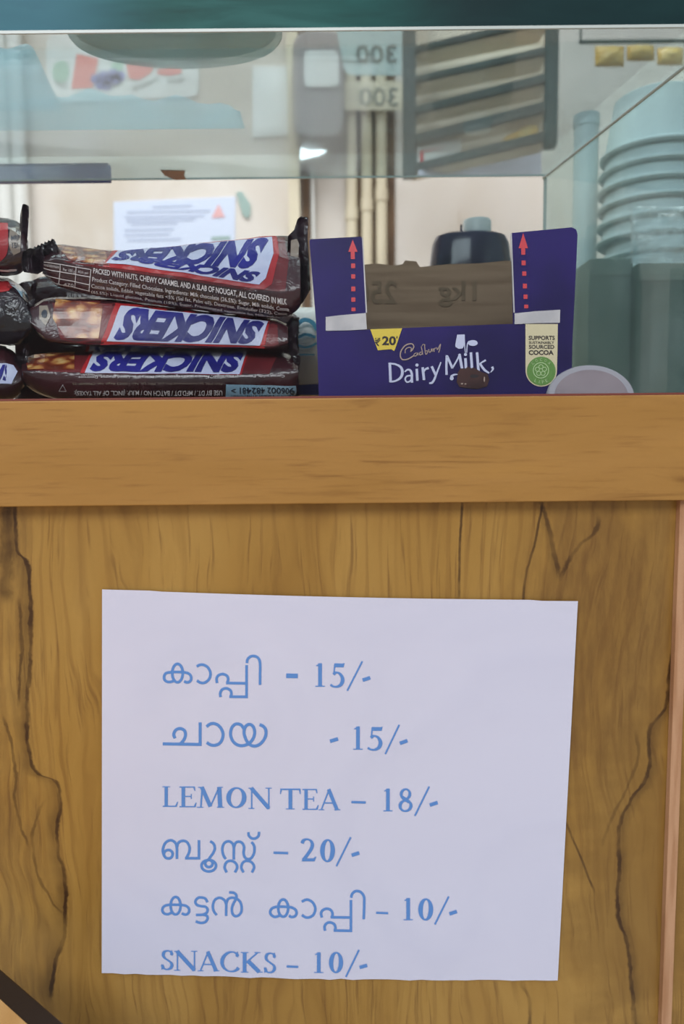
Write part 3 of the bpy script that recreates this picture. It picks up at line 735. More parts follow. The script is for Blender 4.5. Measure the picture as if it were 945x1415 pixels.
A.decal(L_, poly((164, 348), (374, 331), (376, 352), (366, 386), (358, 394), (338, 391), (230, 375), (148, 365)), .0005, M['w_white'])
A.decal(L_, text_quad('SNICKERS', (373, 332), (170, 349), (152, 362), (346, 374), .055, .0), .0008, M['w_blue'])
A.decal(L_, text_quad('SNICKERS', (362, 378), (205, 360), (190, 366), (344, 391), .055, .0), .0008, M['w_blue'])
lo = L_.build('brand_panel', tA, fixn=False)
T_ = MB()
for s_, x0, x1, h0, o0, o1, b in (
   ('PACKED WITH NUTS, CHEWY CARAMEL AND A SLAB OF NOUGAT, ALL COVERED IN MILK', 129, 396, 8.0, 371, 411, .018),
   ('Product Category: Filled Chocolate. Ingredients: Milk chocolate (26.5%): Sugar, Milk solids, Cocoa', 128, 398, 6.5, 382, 421, .006),
   ('Cocoa solids, Edible vegetable fats <5% (Sal fat, Palm oil), Dextrose, Emulsifier (322), Cocoa', 127, 396, 6.2, 390, 428, .0),
   ('(65.5%): Liquid glucose, Peanuts (18%), Sugar, Fractionated vegetable fat, Milk solids', 127, 384, 5.6, 398, 434, .0)):
    A.decal(T_, text_quad(s_, (x0, o0+h0), (x1, o1+h0), (x1, o1), (x0, o0), b), .0005, M['w_text'], 12)
T_.build('printed_text', tA, fixn=False); T_ = MB()
for a_, b_ in (((60, 362), (125, 373)), ((50, 369), (125, 382)), ((58, 378), (125, 391)), ((70, 388), (125, 399)), ((84, 366), (82, 391)), ((106, 370), (104, 396)), ((126, 373), (124, 400))):
    A.decal(T_, ribbon([a_, b_], 1.0, smooth=False), .0005, M['w_text'])
A.decal(T_, text_quad('Nutritional Information', (56, 367), (82, 371), (82, 367), (56, 363.4), 0), .0005, M['w_text'])
A.decal(T_, text_quad('Per 100 g', (88, 375), (104, 378), (104, 373), (88, 370.5), 0), .0005, M['w_text'])
A.decal(T_, text_quad('RDA per', (109, 378), (123, 380), (123, 376), (109, 374), 0), .0005, M['w_text'])
A.decal(T_, text_quad('470', (89, 392), (102, 394), (102, 390), (89, 388), 0), .0005, M['w_text'])
T_.build('nutrition_table', tA, fixn=False)
fin([(84, 352), (74, 366), (52, 379), (33, 376), (29, 366)]+zig((31, 350), (75, 331), 9, 2.6)+[(80, 341)], .041, .0006, M['wrap_dark'], 2).build('crimped_end', tA)
fin([(398, 326), (406, 318), (411, 303)]+zig((414, 300), (426, 302), 3, 1.5)+[(425, 330), (427, 360), (429, 400), (420, 416), (402, 436), (394, 420)], .050, .0007, M['wrap_dark'], 5).build('crimped_end', tA)
tg = MB(); f_ = [(402, 332), (410, 330), (413, 336), (412, 362), (404, 366), (401, 360)]
tg.prism([P(x, y, .0468) for x, y in f_], (0, .0003, 0), M['w_tag']); tg.build('printed_tag', tA)

# middle bar
xs = [40, 62, 85, 120, 165, 210, 260, 310, 350, 380, 398]
Bb = Bar(xs, [
 ([424, 413, 411, 411, 415, 421, 428, 433, 438, 441, 447], [.058]+[.064]*9+[.055]),
 ([428, 418, 416, 417, 421, 427, 433, 439, 443, 447, 452], .044),
 ([444, 462, 468, 470, 473, 475, 476, 477, 478, 478, 472], .038),
 ([448, 469, 474, 476, 478, 480, 481, 481, 482, 482, 476], .046),
 ([446, 466, 471, 474, 476, 477, 479, 480, 480, 480, 474], [.062]+[.078]*9+[.060]),
 ([430, 418, 416, 416, 420, 426, 433, 438, 442, 445, 452], [.062]+[.078]*9+[.060])], .0007, 2)
tB = bar_thing('middle chocolate bar lying beneath the ingredients bar, peanut picture left of its brand panel', Bb, (220, 478, .055))
L_ = MB()
Bb.decal(L_, poly((72, 416), (160, 418), (260, 430), (382, 446), (384, 478), (260, 478), (120, 472), (84, 468)), .0001, M['w_maroon'])
Bb.decal(L_, poly((78, 415), (139, 419), (143, 424), (137, 467), (92, 466), (74, 440)), .0003, M['nut'])
Bb.decal(L_, poly((160, 420), (372, 443), (364, 479), (140, 473)), .0003, M['w_red'])
Bb.decal(L_, poly((167, 423), (369, 445), (358, 477.5), (148, 471.5)), .0005, M['w_white'])
Bb.decal(L_, text_quad('SNICKERS', (366, 446), (180, 426), (154, 469), (346, 475), .055, 0), .0008, M['w_blue'])
Bb.decal(L_, poly((55, 424), (66, 424), (71, 438), (63, 449), (55, 440)), .0004, M['w_tag'])
Bb.decal(L_, disc(62, 435, 4, 5), .0006, M['w_black'])
L_.build('brand_panel', tB, fixn=False)
fin([(396, 446), (404, 437), (411, 446), (409, 470), (412, 490), (404, 500), (397, 478)], .052, .0007, M['wrap_dark'], 9).build('crimped_end', tB)
fin([(44, 424), (34, 440)]+zig((30, 452), (28, 478), 5, -1.5)+[(44, 470), (52, 450)], .058, .0006, M['wrap_dark'], 11).build('crimped_end', tB)

# thin glimpse of a bar behind the middle one
xs = [84, 110, 160, 220, 270, 320, 345]
Cb = Bar(xs, [
 ([478, 474, 472, 472, 474, 476, 479], [.076]+[.092]*5+[.08]), ([479, 477, 476, 477, 478, 479, 480], [.070]+[.0835]*5+[.074]),
 ([484, 486, 487, 488, 488, 488, 484], [.070]+[.0835]*5+[.074]), ([488, 494, 496, 497, 497, 495, 488], [.074]+[.092]*5+[.076]),
 ([486, 494, 496, 497, 497, 495, 486], [.078]+[.11]*5+[.08]), ([478, 474, 472, 472, 474, 476, 480], [.078]+[.11]*5+[.08])], .0005, 3)
tC = bar_thing('chocolate bar glimpsed in the gap between the middle and bottom bars', Cb, (220, 497, .09))
L_ = MB(); Cb.decal(L_, poly((124, 473), (246, 473), (238, 492), (116, 492)), .0003, M['w_red']); Cb.decal(L_, poly((130, 473), (243, 473), (236, 490), (122, 490)), .0005, M['w_white'])
Cb.decal(L_, text_quad('SNICKERS', (236, 476), (136, 476), (128, 489), (226, 489), .035), .0007, M['w_blue']); L_.build('brand_panel', tC, fixn=False)

# bottom bar: label above, batch text and barcode below
xs = [30, 50, 80, 120, 170, 230, 290, 340, 375, 400, 412]
yb_ = P(220, 552, .045)
D_ = Bar(xs, [
 ([498, 489, 487, 486, 486, 486, 486, 486, 487, 489, 498], [.056]+[.062]*9+[.056]),
 ([502, 494, 492, 491, 491, 491, 491, 491, 492, 494, 502], .050),
 ([512, 513, 514, 516, 518, 519, 519, 518, 516, 514, 512], .030),
 ([526, 540, 549, 553, 554, 555, 555, 554, 552, 550, 540], .038),
 ([524, 538, 546, 550, 551, 551, 551, 550, 548, 546, 536], [.052]+[.066]*9+[.052]),
 ([506, 498, 496, 496, 496, 496, 496, 496, 496, 498, 506], [.058]+[.076]*9+[.058])], .0006, 4)
tD = bar_thing('bottom chocolate bar of the heap, batch text and pale barcode strip along its lower edge', D_, (220, 555, .05))
L_ = MB()
D_.decal(L_, poly((34, 488), (385, 487), (372, 517), (100, 515), (40, 512)), .0001, M['w_maroon'])
D_.decal(L_, poly((37, 489), (104, 488), (104, 512), (40, 511)), .0003, M['nut'])
D_.decal(L_, poly((126, 486.5), (345, 486.5), (333, 518.5), (112, 516)), .0003, M['w_red'])
D_.decal(L_, poly((130, 488), (341, 488), (330, 518), (118, 516)), .0005, M['w_white'])
D_.decal(L_, text_quad('SNICKERS', (338, 489), (140, 489), (122, 514.5), (324, 516.5), .055), .0008, M['w_blue'])
L_.build('brand_panel', tD, fixn=False)
T_ = MB()
D_.decal(T_, text_quad('USE BY DT. / MFD.DT / BATCH NO / M.R.P. (INCL. OF ALL TAXES):', (306, 535.5), (104, 536), (104, 543.5), (306, 544), .01), .0005, M['w_text'], 12)
D_.decal(T_, text_quad('Pkd. Mfd. by: International Pvt. Ltd. Mfd. Lic. No. 110023 Regd. No. CP6060P-23', (306, 527), (102, 527), (102, 530.5), (306, 531), 0), .0005, M['w_tag'], 12)
D_.decal(T_, text_quad('Cocoa solids, Peanuts (18%), Sugar, Fractionated vegetable fat, Milk solids, Liquid glucose, Dextrose', (392, 517.5), (110, 519), (110, 523), (392, 521.5), .008), .0005, M['w_text'], 12)
D_.decal(T_, ribbon([(88, 530), (93, 538), (82, 538)], .9, True, n=1), .0005, M['w_text'])
T_.build('printed_text', tD, fixn=False); T_ = MB()
D_.decal(T_, poly((311, 530), (408, 532), (408, 551), (310, 551)), .0005, M['w_pale'])
D_.decal(T_, text_quad('906002 482481 >', (405, 533.5), (318, 533.5), (318, 541), (405, 541), .012), .0008, M['w_black'])
for i in range(34):
    x = 318+i*2.55+random.uniform(-.4, .4); D_.decal(T_, poly((x, 543), (x+random.choice((.7, 1.1, 1.6)), 543), (x+1.0, 551), (x, 551)), .0008, M['w_black'])
T_.build('barcode_panel', tD, fixn=False)
fin([(404, 492), (412, 486), (415, 498), (411, 520), (414, 545), (408, 552), (403, 530)], .047, .0007, M['wrap_dark'], 15).build('crimped_end', tD)
fin([(34, 498), (24, 490)]+zig((18, 498), (20, 540), 7, 1.5)+[(30, 545), (38, 530)], .05, .0007, M['wrap_dark'], 17).build('crimped_end', tD)

# dark bar added on edge to fill the heap's gaps with dark; its crumpled end shows at the right
xs = [22, 70, 150, 220, 280, 340, 370, 392, 409]
H_ = Bar(xs, [
 ([398, 392, 398, 408, 420, 428, 430, 432, 446], [.124]+[.126]*8), ([420, 410, 414, 422, 432, 440, 442, 446, 458], [.118]+[.115]*8),
 ([540, 545, 546, 546, 546, 546, 546, 544, 530], [.118]+[.115]*8), ([556, 557, 557, 557, 557, 557, 556, 554, 542], [.124]+[.118]*8),
 ([554, 556, 556, 556, 556, 556, 555, 553, 540], [.128]+[.134]*7+[.128]), ([400, 394, 400, 410, 422, 430, 432, 434, 448], [.128]+[.134]*7+[.128])], .0022, 6)
tH = bar_thing('dark chocolate bar added on edge behind the heap to darken its gaps, crumpled end showing at the right', H_, (260, 557, .125))
fin([(400, 452), (406, 440), (413, 438)]+zig((414, 440), (412, 545), 16, -1.2)+[(404, 552), (398, 520)], .114, .0007, M['wrap_dark'], 31).build('crimped_end', tH)

# bars whose ends poke in from the left
def left_bar(label, xs, rails, seed, px, fins, extra=None, mat='wrap'):
    b_ = Bar(xs, rails, .0012, seed)
    t = thing('chocolate_bar', label, 'chocolate bar', tuple(P(*px)), BG)
    v, f = b_.body(); MB().add(v, f, M[mat]).build('wrapper', t, smooth=True)
    for pts, d in fins: fin(pts, d, .0007, M['wrap_dark'], seed).build('crimped_end', t)
    if extra: extra(t, b_)
    return t
def exE(t, b_):
    L_ = MB(); b_.decal(L_, poly((-40, 306), (4, 312), (10, 340), (-10, 366), (-50, 366)), .0004, M['w_red'])
    b_.decal(L_, poly((14, 318), (27, 316), (29, 330), (28, 348), (18, 352), (11, 336)), .0004, M['w_tag'])
    b_.decal(L_, text_box('MRP', 16, 328, 27, 334, .01), .0007, M['w_black']); b_.decal(L_, text_box('15/-', 17, 337, 26, 343, .01), .0007, M['w_black'])
    b_.decal(L_, ribbon([(-40, 371), (0, 371), (22, 370)], 3.0), .0004, M['w_text']); L_.build('brand_panel', t, fixn=False)
left_bar('upper chocolate bar at the far left, its end seal standing upright', [-260, -150, -10, 15, 30, 37], [
 ([304, 303, 302, 304, 312, 332], [.064]*5+[.056]), ([318, 318, 318, 320, 326, 338], .046), ([358, 358, 360, 360, 358, 352], .044), ([380, 380, 379, 378, 374, 362], .054),
 ([376, 376, 376, 374, 370, 360], [.08]*5+[.06]), ([310, 308, 308, 310, 318, 336], [.08]*5+[.06])], 21, (0, 380, .06),
 [([(27, 318), (28, 296), (31, 283)]+zig((32, 282), (40, 286), 2, 1.2)+[(40, 300), (37, 340), (36, 368), (29, 366), (27, 345)], .048)], exE)
def exF(t, b_):
    L_ = MB(); b_.decal(L_, poly((-60, 388), (6, 392), (20, 398), (12, 404), (-60, 412)), .0004, M['w_red'])
    b_.decal(L_, poly((10, 392), (26, 390), (40, 404), (30, 412), (18, 402)), .0005, M['w_pale']); L_.build('brand_panel', t, fixn=False)
left_bar('crinkled dark chocolate bar at the left, squeezed below the bar with the upright seal', [-260, -150, -10, 15, 32, 44], [
 ([386, 386, 385, 388, 400, 424], [.066]*5+[.058]), ([402, 402, 402, 404, 412, 430], .044), ([440, 440, 442, 446, 452, 452], .040), ([470, 470, 472, 474, 472, 462], .05),
 ([466, 466, 468, 470, 466, 458], [.08]*5+[.06]), ([390, 390, 390, 392, 406, 428], [.08]*5+[.06])], 23, (0, 472, .06),
 [([(38, 424), (43, 396), (48, 386), (52, 392), (48, 420), (46, 470), (40, 462)], .046)], exF, 'wrap_dark')
def exG(t, b_):
    L_ = MB(); b_.decal(L_, poly((-60, 503), (8, 503), (18, 506), (24, 515), (16, 530), (-60, 530)), .0004, M['w_white'])
    b_.decal(L_, text_quad('SNICKERS', (10, 505), (-90, 505), (-96, 526), (4, 526), .03), .0007, M['w_blue']); L_.build('brand_panel', t, fixn=False)
left_bar('lowest chocolate bar at the left, blue and white label peeking above the ledge', [-260, -150, -10, 10, 22, 30], [
 ([478, 478, 478, 482, 490, 504], [.062]*5+[.052]), ([494, 494, 494, 496, 502, 510], .046), ([530, 530, 530, 530, 528, 524], .036), ([553, 553, 553, 552, 546, 532], .044),
 ([550, 550, 550, 548, 542, 530], [.07]*5+[.052]), ([484, 484, 484, 488, 496, 508], [.076]*5+[.056])], 25, (0, 553, .05),
 [([(24, 494), (33, 478), (40, 486), (37, 510), (34, 548), (26, 540)], .0445)], exG)

# ------------------------------------------------------------------ purple display carton
BY = .036
bx = thing('chocolate_carton', 'purple display carton torn open, white logo, beside the bar heap', 'carton', tuple(P(615, 545, BY+.04)))
zb = z_floor+.0003
def BP(px, py, d=BY): return P(px, py, d)
def down(px, d=BY):
    p = P(px, 547, d); return Vector((p.x, d, zb))
out = [down(441), BP(439, 500), BP(437, 450), BP(432, 390), BP(427.5, 333), BP(429, 330.5), BP(498, 327), BP(501, 330), BP(504, 392), BP(506.5, 455.5), BP(600, 451.5), BP(709, 447.5), BP(708, 395), BP(705.5, 322), BP(780, 315), BP(790, 314), BP(796, 317), BP(798, 324), BP(795, 390), BP(791, 470), down(789)]
MB().prism(out, (0, .0009, 0), M['purple']).build('front_panel', bx)
bk_y = BY+.085
bl, brr = P(441, 540, BY), P(789, 540, BY)
back = [Vector((bl.x, bk_y, zb))]
tl = [(445, 372), (470, 368), (500, 366), (520, 364), (545, 367), (556, 365), (560, 360), (575, 361), (580, 369), (620, 365), (660, 364), (700, 360), (740, 364), (768, 366)]
for x, y in tl:
    p = P(x, y, bk_y); back.append(Vector((max(bl.x, min(brr.x, p.x)), p.y, p.z)))
back.append(Vector((brr.x, bk_y, zb)))
bo = MB().prism(back, (0, .0012, 0), M['board']).build('back_panel', bx); bo['label'] = 'grey-brown bare cardboard inside'
MB().prism([Vector((bl.x, BY+.001, zb)), BP(438, 452, BY+.001), Vector((bl.x-.0012, bk_y*.6, BP(438, 420).z)), Vector((bl.x, bk_y, P(445, 420, bk_y).z)), Vector((bl.x, bk_y, zb))], (.0009, 0, 0), M['purple']).build('side_panel', bx)
MB().prism([Vector((brr.x, BY+.001, zb)), BP(791, 330, BY+.001), Vector((brr.x, bk_y, P(791, 380, bk_y).z)), Vector((brr.x, bk_y, zb))], (-.0009, 0, 0), M['purple']).build('side_panel', bx)
MB().box((bl.x+.001, BY+.001, zb), (brr.x-.001, bk_y-.0002, zb+.001), M['board']).build('bottom_panel', bx)
def pm(mb, shape, e, mat, d=BY):
    v, f = shape; k = len(mb.f)*2e-8; mb.add([P(p.x, p.y, d-e-k-i*1e-7) for i, p in enumerate(v)], f, mat)
te = MB(); tes = []
for q in ([(450, 438), (470, 435.5), (505.5, 432.5), (507, 455), (480, 456.5), (450, 457)], [(711, 433), (740, 430), (774, 428), (773.5, 446), (740, 446.5), (711, 448)]):
    tes.append(MB().prism([BP(x, y, BY-.0005) for x, y in q], (0, .0004, 0), M['board_edge']))
for x0, y0, x1, y1 in ((500, 328, 506, 432), (705.5, 322, 710, 432)):
    tes.append(MB().prism([BP(x0, y0, BY-.0003), BP(x0+1.6, y0, BY-.0003), BP(x1+1.2, y1, BY-.0003), BP(x1-.6, y1, BY-.0003)], (0, .0006, 0), M['board_edge']))
for te in tes: te.build('torn_edge', bx)
pr = MB()
for cx, y0, ya, yb2, sl in ((487.5, 331, 348, 358, .05), (723, 322, 343, 352, .1)):
    pm(pr, poly((cx-.2, y0), (cx+6.5, ya), (cx+2.6, ya), (cx+2.8, yb2), (cx-2.8, yb2), (cx-3, ya), (cx-6.5, ya)), .0003, M['c_red'])
    for i in range(5):
        y = (364, 379, 396, 411, 425)[i]-(0 if cx < 600 else 4); k = cx+.4+i*(.1 if cx < 600 else .9); h = (6.5, 6, 6.5, 6, 5)[i]
        pm(pr, poly((k-2.8, y), (k+2.8, y), (k+2.8, y+h), (k-2.8, y+h)), .0003, M['c_red'])
pm(pr, poly((511.5, 455), (555.5, 453.6), (546, 482), (544.5, 485), (540.5, 482.5), (522, 484)), .0003, M['c_yellow'])
pm(pr, text_box('\u20b9', 518, 467, 525.5, 478, .012), .0005, M['c_dark']); pm(pr, text_box('20', 528, 464.5, 547, 477, .03), .0005, M['c_dark'])
pm(pr, ribbon([(548.6, 464.6), (548.2, 467.6)], 1.4, smooth=False), .0005, M['c_dark'])
def dm(pts, wd, smooth=True, mat='c_white', closed=False, e=.0004):
    wd = [x/5.906 for x in wd] if isinstance(wd, list) else wd/5.906
    pm(pr, ribbon([(x/5.906+530, y/5.906+455) for x, y in pts], wd, closed, smooth), e, M[mat])
def dd_(cx, cy, rx, ry, mat='c_white', e=.0004): pm(pr, disc(cx/5.906+530, cy/5.906+455, rx/5.906, ry/5.906), e, M[mat])
dm([(50, 272), (57, 432)], 22, False); dm([(44, 280), (95, 285), (140, 310), (153, 352), (138, 395), (95, 422), (52, 428)], [14, 15, 20, 24, 20, 15, 14])
dm([(172, 348), (195, 330), (218, 336), (230, 365), (230, 400), (232, 436)], [10, 14, 18, 20, 20, 20]); dm([(228, 378), (192, 382), (176, 404), (188, 430), (214, 424), (230, 404)], 13)
dm([(270, 322), (276, 420)], 21, False); dd_(272, 292, 13, 13)
dm([(318, 310), (330, 415)], 21, False); dm([(328, 348), (342, 326), (368, 316)], [10, 16, 20])
dm([(392, 302), (424, 372)], 20, False); dm([(468, 268), (440, 340), (415, 405), (396, 435), (372, 440)], [10, 14, 18, 18, 14])
dm([(516, 212), (512, 300), (514, 372)], [20, 18, 20]); dm([(516, 215), (562, 318)], 20, False); dm([(560, 318), (600, 250), (622, 200)], [14, 13, 12]); dm([(618, 202), (640, 320)], 22, False)
dm([(668, 236), (672, 320)], 22, False); dd_(668, 206, 13, 12)
dm([(712, 188), (722, 335)], 21, False); dm([(762, 188), (774, 340)], 21, False); dm([(774, 290), (805, 268), (834, 252)], [12, 13, 16]); dm([(788, 284), (822, 330), (862, 358)], [18, 20, 12])
dm([(884, 306), (892, 325), (872, 352)], [22, 16, 5]); dd_(556, 400, 16, 16); dm([(548, 390), (572, 372), (604, 368)], [22, 16, 6])
pm(pr, poly(*[(x/5.906+530, y/5.906+455) for x, y in ((600, 44), (662, 42), (664, 118), (645, 156), (612, 160), (584, 142), (586, 118))]), .0004, M['c_white'])
dd_(728, 112, 40, 24); dm([(660, 80), (662, 140), (667, 192)], [6, 8, 7]); dm([(700, 98), (684, 120), (678, 192)], [14, 9, 7])
pm(pr, poly(*[(x/5.906+530, y/5.906+455) for x, y in ((606, 352), (628, 318), (664, 322), (690, 306), (716, 318), (736, 312), (790, 344), (850, 366), (862, 412), (846, 462), (770, 486), (690, 480), (620, 470), (596, 430))]), .0006, M['c_choc'])
dd_(740, 382, 34, 14, 'c_dark', .0007); dd_(640, 444, 10, 6, 'c_gold', .0007); dd_(668, 446, 8, 5, 'c_gold', .0007); dd_(822, 408, 6, 22, 'c_gold', .0007)
g = 'c_gold'
dm([(218, 182), (236, 165), (246, 138), (226, 118), (180, 130), (145, 172), (136, 215), (152, 246), (196, 244), (244, 216)], 10, True, g)
dm([(176, 196), (178, 166), (204, 148), (226, 154), (222, 176)], 7, True, g)
dm([(270, 192), (252, 200), (248, 216), (262, 218), (276, 200), (280, 192), (280, 214)], 7, True, g)
dm([(310, 186), (296, 190), (292, 206), (304, 208), (316, 190), (306, 140)], 7, True, g); dm([(316, 190), (320, 208)], 7, False, g)
dm([(334, 124), (342, 200), (356, 194), (358, 176), (344, 178)], 7, True, g); dm([(312, 138), (324, 122), (340, 128)], 5, True, g)
dm([(368, 162), (372, 186), (384, 184), (392, 158), (398, 182)], 7, True, g); dm([(404, 156), (412, 184), (412, 164), (426, 152)], 7, True, g)
dm([(432, 146), (440, 166), (454, 140), (464, 122), (456, 170), (448, 190)], 7, True, g)
def cl(x, y): return (x/9.45+700, y/9.45+420)
lab = [cl(245, 262), cl(668, 262), cl(664, 600), cl(656, 880)]+[cl(452+205*math.cos(t), 875+205*math.sin(t)) for t in [i*math.pi/14 for i in range(1, 14)]]+[cl(246, 880), cl(246, 600)]
pm(pr, poly(*lab), .0003, M['c_cream'])
def cdisc(x, y, r, mat, e): pm(pr, disc(x/9.45+700, y/9.45+420, r/9.45, r/9.45), e, M[mat])
cdisc(452, 876, 188, 'c_green', .0005)
for s_, x0, y0, x1, y1, b in (('SUPPORTS', 288, 415, 628, 470, .02), ('SUSTAINABLY', 290, 487, 620, 522, .012), ('SOURCED', 290, 535, 622, 585, .02), ('COCOA', 288, 603, 612, 665, .03)):
    (xa, ya), (xb, yb3) = cl(x0, y0), cl(x1, y1); pm(pr, text_box(s_, xa, ya, xb, yb3, b), .0005, M['c_dark'])
def ring(x, y, r, wd, mat, e): pm(pr, ribbon([cl(x+r*math.cos(t), y+r*math.sin(t)) for t in [i*math.pi/8 for i in range(16)]], wd/9.45, True), e, M[mat])
ring(447, 868, 100, 13, 'c_lgreen', .0007)
for i in range(5):
    t = -math.pi/2+i*2*math.pi/5; ring(447+48*math.cos(t), 868+48*math.sin(t), 27, 11, 'c_lgreen', .0007)
for word, ang0, stp, rad, flip in (('COCOA', -138, 24, 146, False), ('LIFE', 118, -19, 148, True)):
    for i, ch in enumerate(word):
        t = math.radians(ang0+stp*i); cx, cy = 449+rad*math.cos(t), 872+rad*math.sin(t)
        up = Vector((math.cos(t), math.sin(t)))*(-1 if flip else 1); rt = Vector((-up.y, up.x)); c_ = Vector((cx, cy))
        hw = 14 if ch != 'I' else 4
        q = [c_-rt*hw-up*20, c_+rt*hw-up*20, c_+rt*hw+up*20, c_-rt*hw+up*20]
        pm(pr, text_quad(ch, *[cl(*p) for p in q], .01), .0007, M['c_lgreen'])
pr.build('printed_design', bx, fixn=False)
for s_, q in (('250', (492, 388, 548, 420)), ('1kg', (606, 388, 658, 424))):  # front-glass reflections of lettering, painted onto the back board
    v_, f_ = text_box(s_, *q, .012, mirror=True); MB().add([P(p.x, p.y, bk_y-.0006) for p in v_], f_, M['c_refl']).build('painted_reflection', bo, fixn=False)

# round lid standing at the carton's corner
lidt = thing('round_lid', 'pale round plastic lid standing on edge at the carton\'s lower right corner', 'lid', tuple(P(816, 545, .028)))
pc = P(816, 549, .0305); ax = Vector((0, -1, .25)).normalized()
rx = 60/F*.48*1.0
prof = [(rx*.96, -.004), (rx, -.003), (rx, .0005), (rx*.97, .0015), (rx*.86, .0015), (rx*.85, .0006), (rx*.83, .0006), (rx*.82, .0010), (.0001, .0010)]
lm = MB(); lm.lathe(pc, prof[:5], M['lid_rim'], 56, ax, 1, .76); lm.build('rim', lidt, smooth='auto')
lm = MB(); lm.lathe(pc, [(rx*.86, .0002), (rx*.85, .0012), (rx*.83, .0018), (.0002, .0018)], M['metal_lid'], 56, ax, 1, .76); lm.build('disc', lidt, smooth='auto')

# ------------------------------------------------------------------ things seen behind and through the case
# white packet with cyan print between heap and carton
wp = thing('milk_packet', 'white packet with cyan print in the gap between bars and carton', 'packet', tuple(P(423, 548, .15)))
def pillow(mb, x0, y0, x1, y1, d, puff, mat, seed=0, n=14, edge=.0015, noise_amp=.002):
    """a sealed packet: flat at its rim, puffed in the middle, crinkled"""
    fr, bk = [], []
    for j in range(n+1):
        for i in range(n+1):
            u, v_ = i/n, j/n; k = (math.sin(math.pi*u)*math.sin(math.pi*v_))**.55 if 0 < u < 1 and 0 < v_ < 1 else 0
            c = P(lerp(x0, x1, u), lerp(y0, y1, v_), d); nz = noise_amp*noise.noise(Vector((u*5+seed, v_*5, seed)))*min(1, k*3)
            fr.append(c+Vector((0, -edge/2-puff*k+nz, 0))); bk.append(c+Vector((0, edge/2+puff*k+nz, 0)))
    m_ = (n+1)**2; f = []
    for j in range(n):
        for i in range(n):
            a_ = j*(n+1)+i; f.append((a_, a_+1, a_+n+2, a_+n+1)); f.append((a_+m_, a_+n+1+m_, a_+n+2+m_, a_+1+m_))
    R = n+1; bd = list(range(R))+[j*R+n for j in range(1, R)]+[n*R+i for i in range(n-1, -1, -1)]+[j*R for j in range(n-1, 0, -1)]
    for k in range(len(bd)):
        a_, b_ = bd[k], bd[(k+1) % len(bd)]; f.append((a_, a_+m_, b_+m_, b_))
    mb.add(fr+bk, f, mat); return mb
zpy = 545
pillow(MB(), 380, 425, 470, 548, .15, .012, M['whitep'], 3).build('pouch', wp, smooth=True)
cy = MB()
for pts, w_ in (([(409, 450), (420, 442), (432, 446), (438, 456)], 6), ([(410, 468), (422, 462), (436, 466)], 4), ([(408, 476), (424, 480), (438, 474)], 3), ([(412, 490), (434, 490)], 2)):
    v_, f_ = ribbon(pts, w_); cy.add([P(p.x, p.y, .1355) for p in v_], f_, M['cyan'])
cy.build('printed_design', wp, fixn=False)
v_, f_ = poly((400, 533), (445, 530), (445, 546), (400, 546)); MB().add([P(p.x, p.y, .1365) for p in v_], f_, M['w_blue']).build('blue_band', wp, fixn=False)

# dark rounded jar with a pale cap behind the carton
jar = thing('dark_jar', 'dark navy plastic-wrapped jar with a pale cap, standing behind the purple carton', 'jar', tuple(P(650, 545, .24)))
jc = P(650, 365, .235); jw = lambda px: px/F*(.235+.45)
jz = P(650, 325, .235).z
jm = MB(); jb = Vector((jc.x, .235, z_floor))
H0 = jz-z_floor
jm.lathe(jb, [(jw(52), .0), (jw(58), .004), (jw(58), H0*.72), (jw(57), H0*.8), (jw(52), H0*.95), (jw(47), H0*.99), (jw(40), H0)], M['navy'], 48, sx=1, sy=.62); jm.build('body', jar, smooth='auto')
cp = P(659, 323, .235)
cm = MB(); cm.lathe((cp.x, .235, jz), [(jw(17), 0), (jw(19), .001), (jw(19), jw(17)), (jw(18), jw(19)), (jw(12), jw(19.5))], M['cap'], 32); cm.build('cap', jar, smooth='auto')
cm = MB(); cm.tube((cp.x-jw(23), .228, jz), (cp.x-jw(23), .228, jz+.007), .0009, M['navy'], 8); cm.build('tab', jar)

# wall things
nt_ = thing('wall_notice', 'pale bluish printed notice pasted on the cream back wall', 'notice', tuple(P(240, 370, WY)))
MB().prism([P(157, 279, WY-.002), P(325, 272, WY-.002), P(324, 375, WY-.002), P(158, 380, WY-.002)], (0, .0018, 0), M['notice']).build('paper', nt_)
nn = MB()
def wm(mb, shape, mat, e=.003): v, f = shape; mb.add([P(p.x, p.y, WY-e) for p in v], f, mat)
for y, x0, x1 in ((285, 210, 265), (292, 175, 290), (299, 172, 282), (304, 175, 270), (309, 180, 245), (317, 172, 240), (324, 172, 235), (331, 176, 250)): wm(nn, poly((x0, y), (x1, y-2), (x1, y-.2), (x0, y+1.8)), M['n_ink'])
wm(nn, poly((302, 282), (311, 300), (292, 301)), M['n_red']); wm(nn, poly((292, 327), (318, 326), (318, 331), (292, 332)), M['n_green'])
nn.build('printed_text', nt_, fixn=False)
stk = MB().prism([P(x, y, WY-.004) for x, y in ((326, 266), (334, 264), (346, 282), (346, 296), (342, 302), (335, 296), (329, 276))], (0, .0038, 0), M['n_green']).build('peeling_sticker')
tag(stk, 'small grey-green peeling sticker on the wall beside the bluish notice', 'sticker')
PG = 'cream pipes running up the back wall'
pd = {0: 'leftmost of the three grimy cream pipes on the back wall', 1: 'middle of the three grimy cream pipes on the back wall', 2: 'rightmost of the three grimy cream pipes on the back wall, brown-stained'}
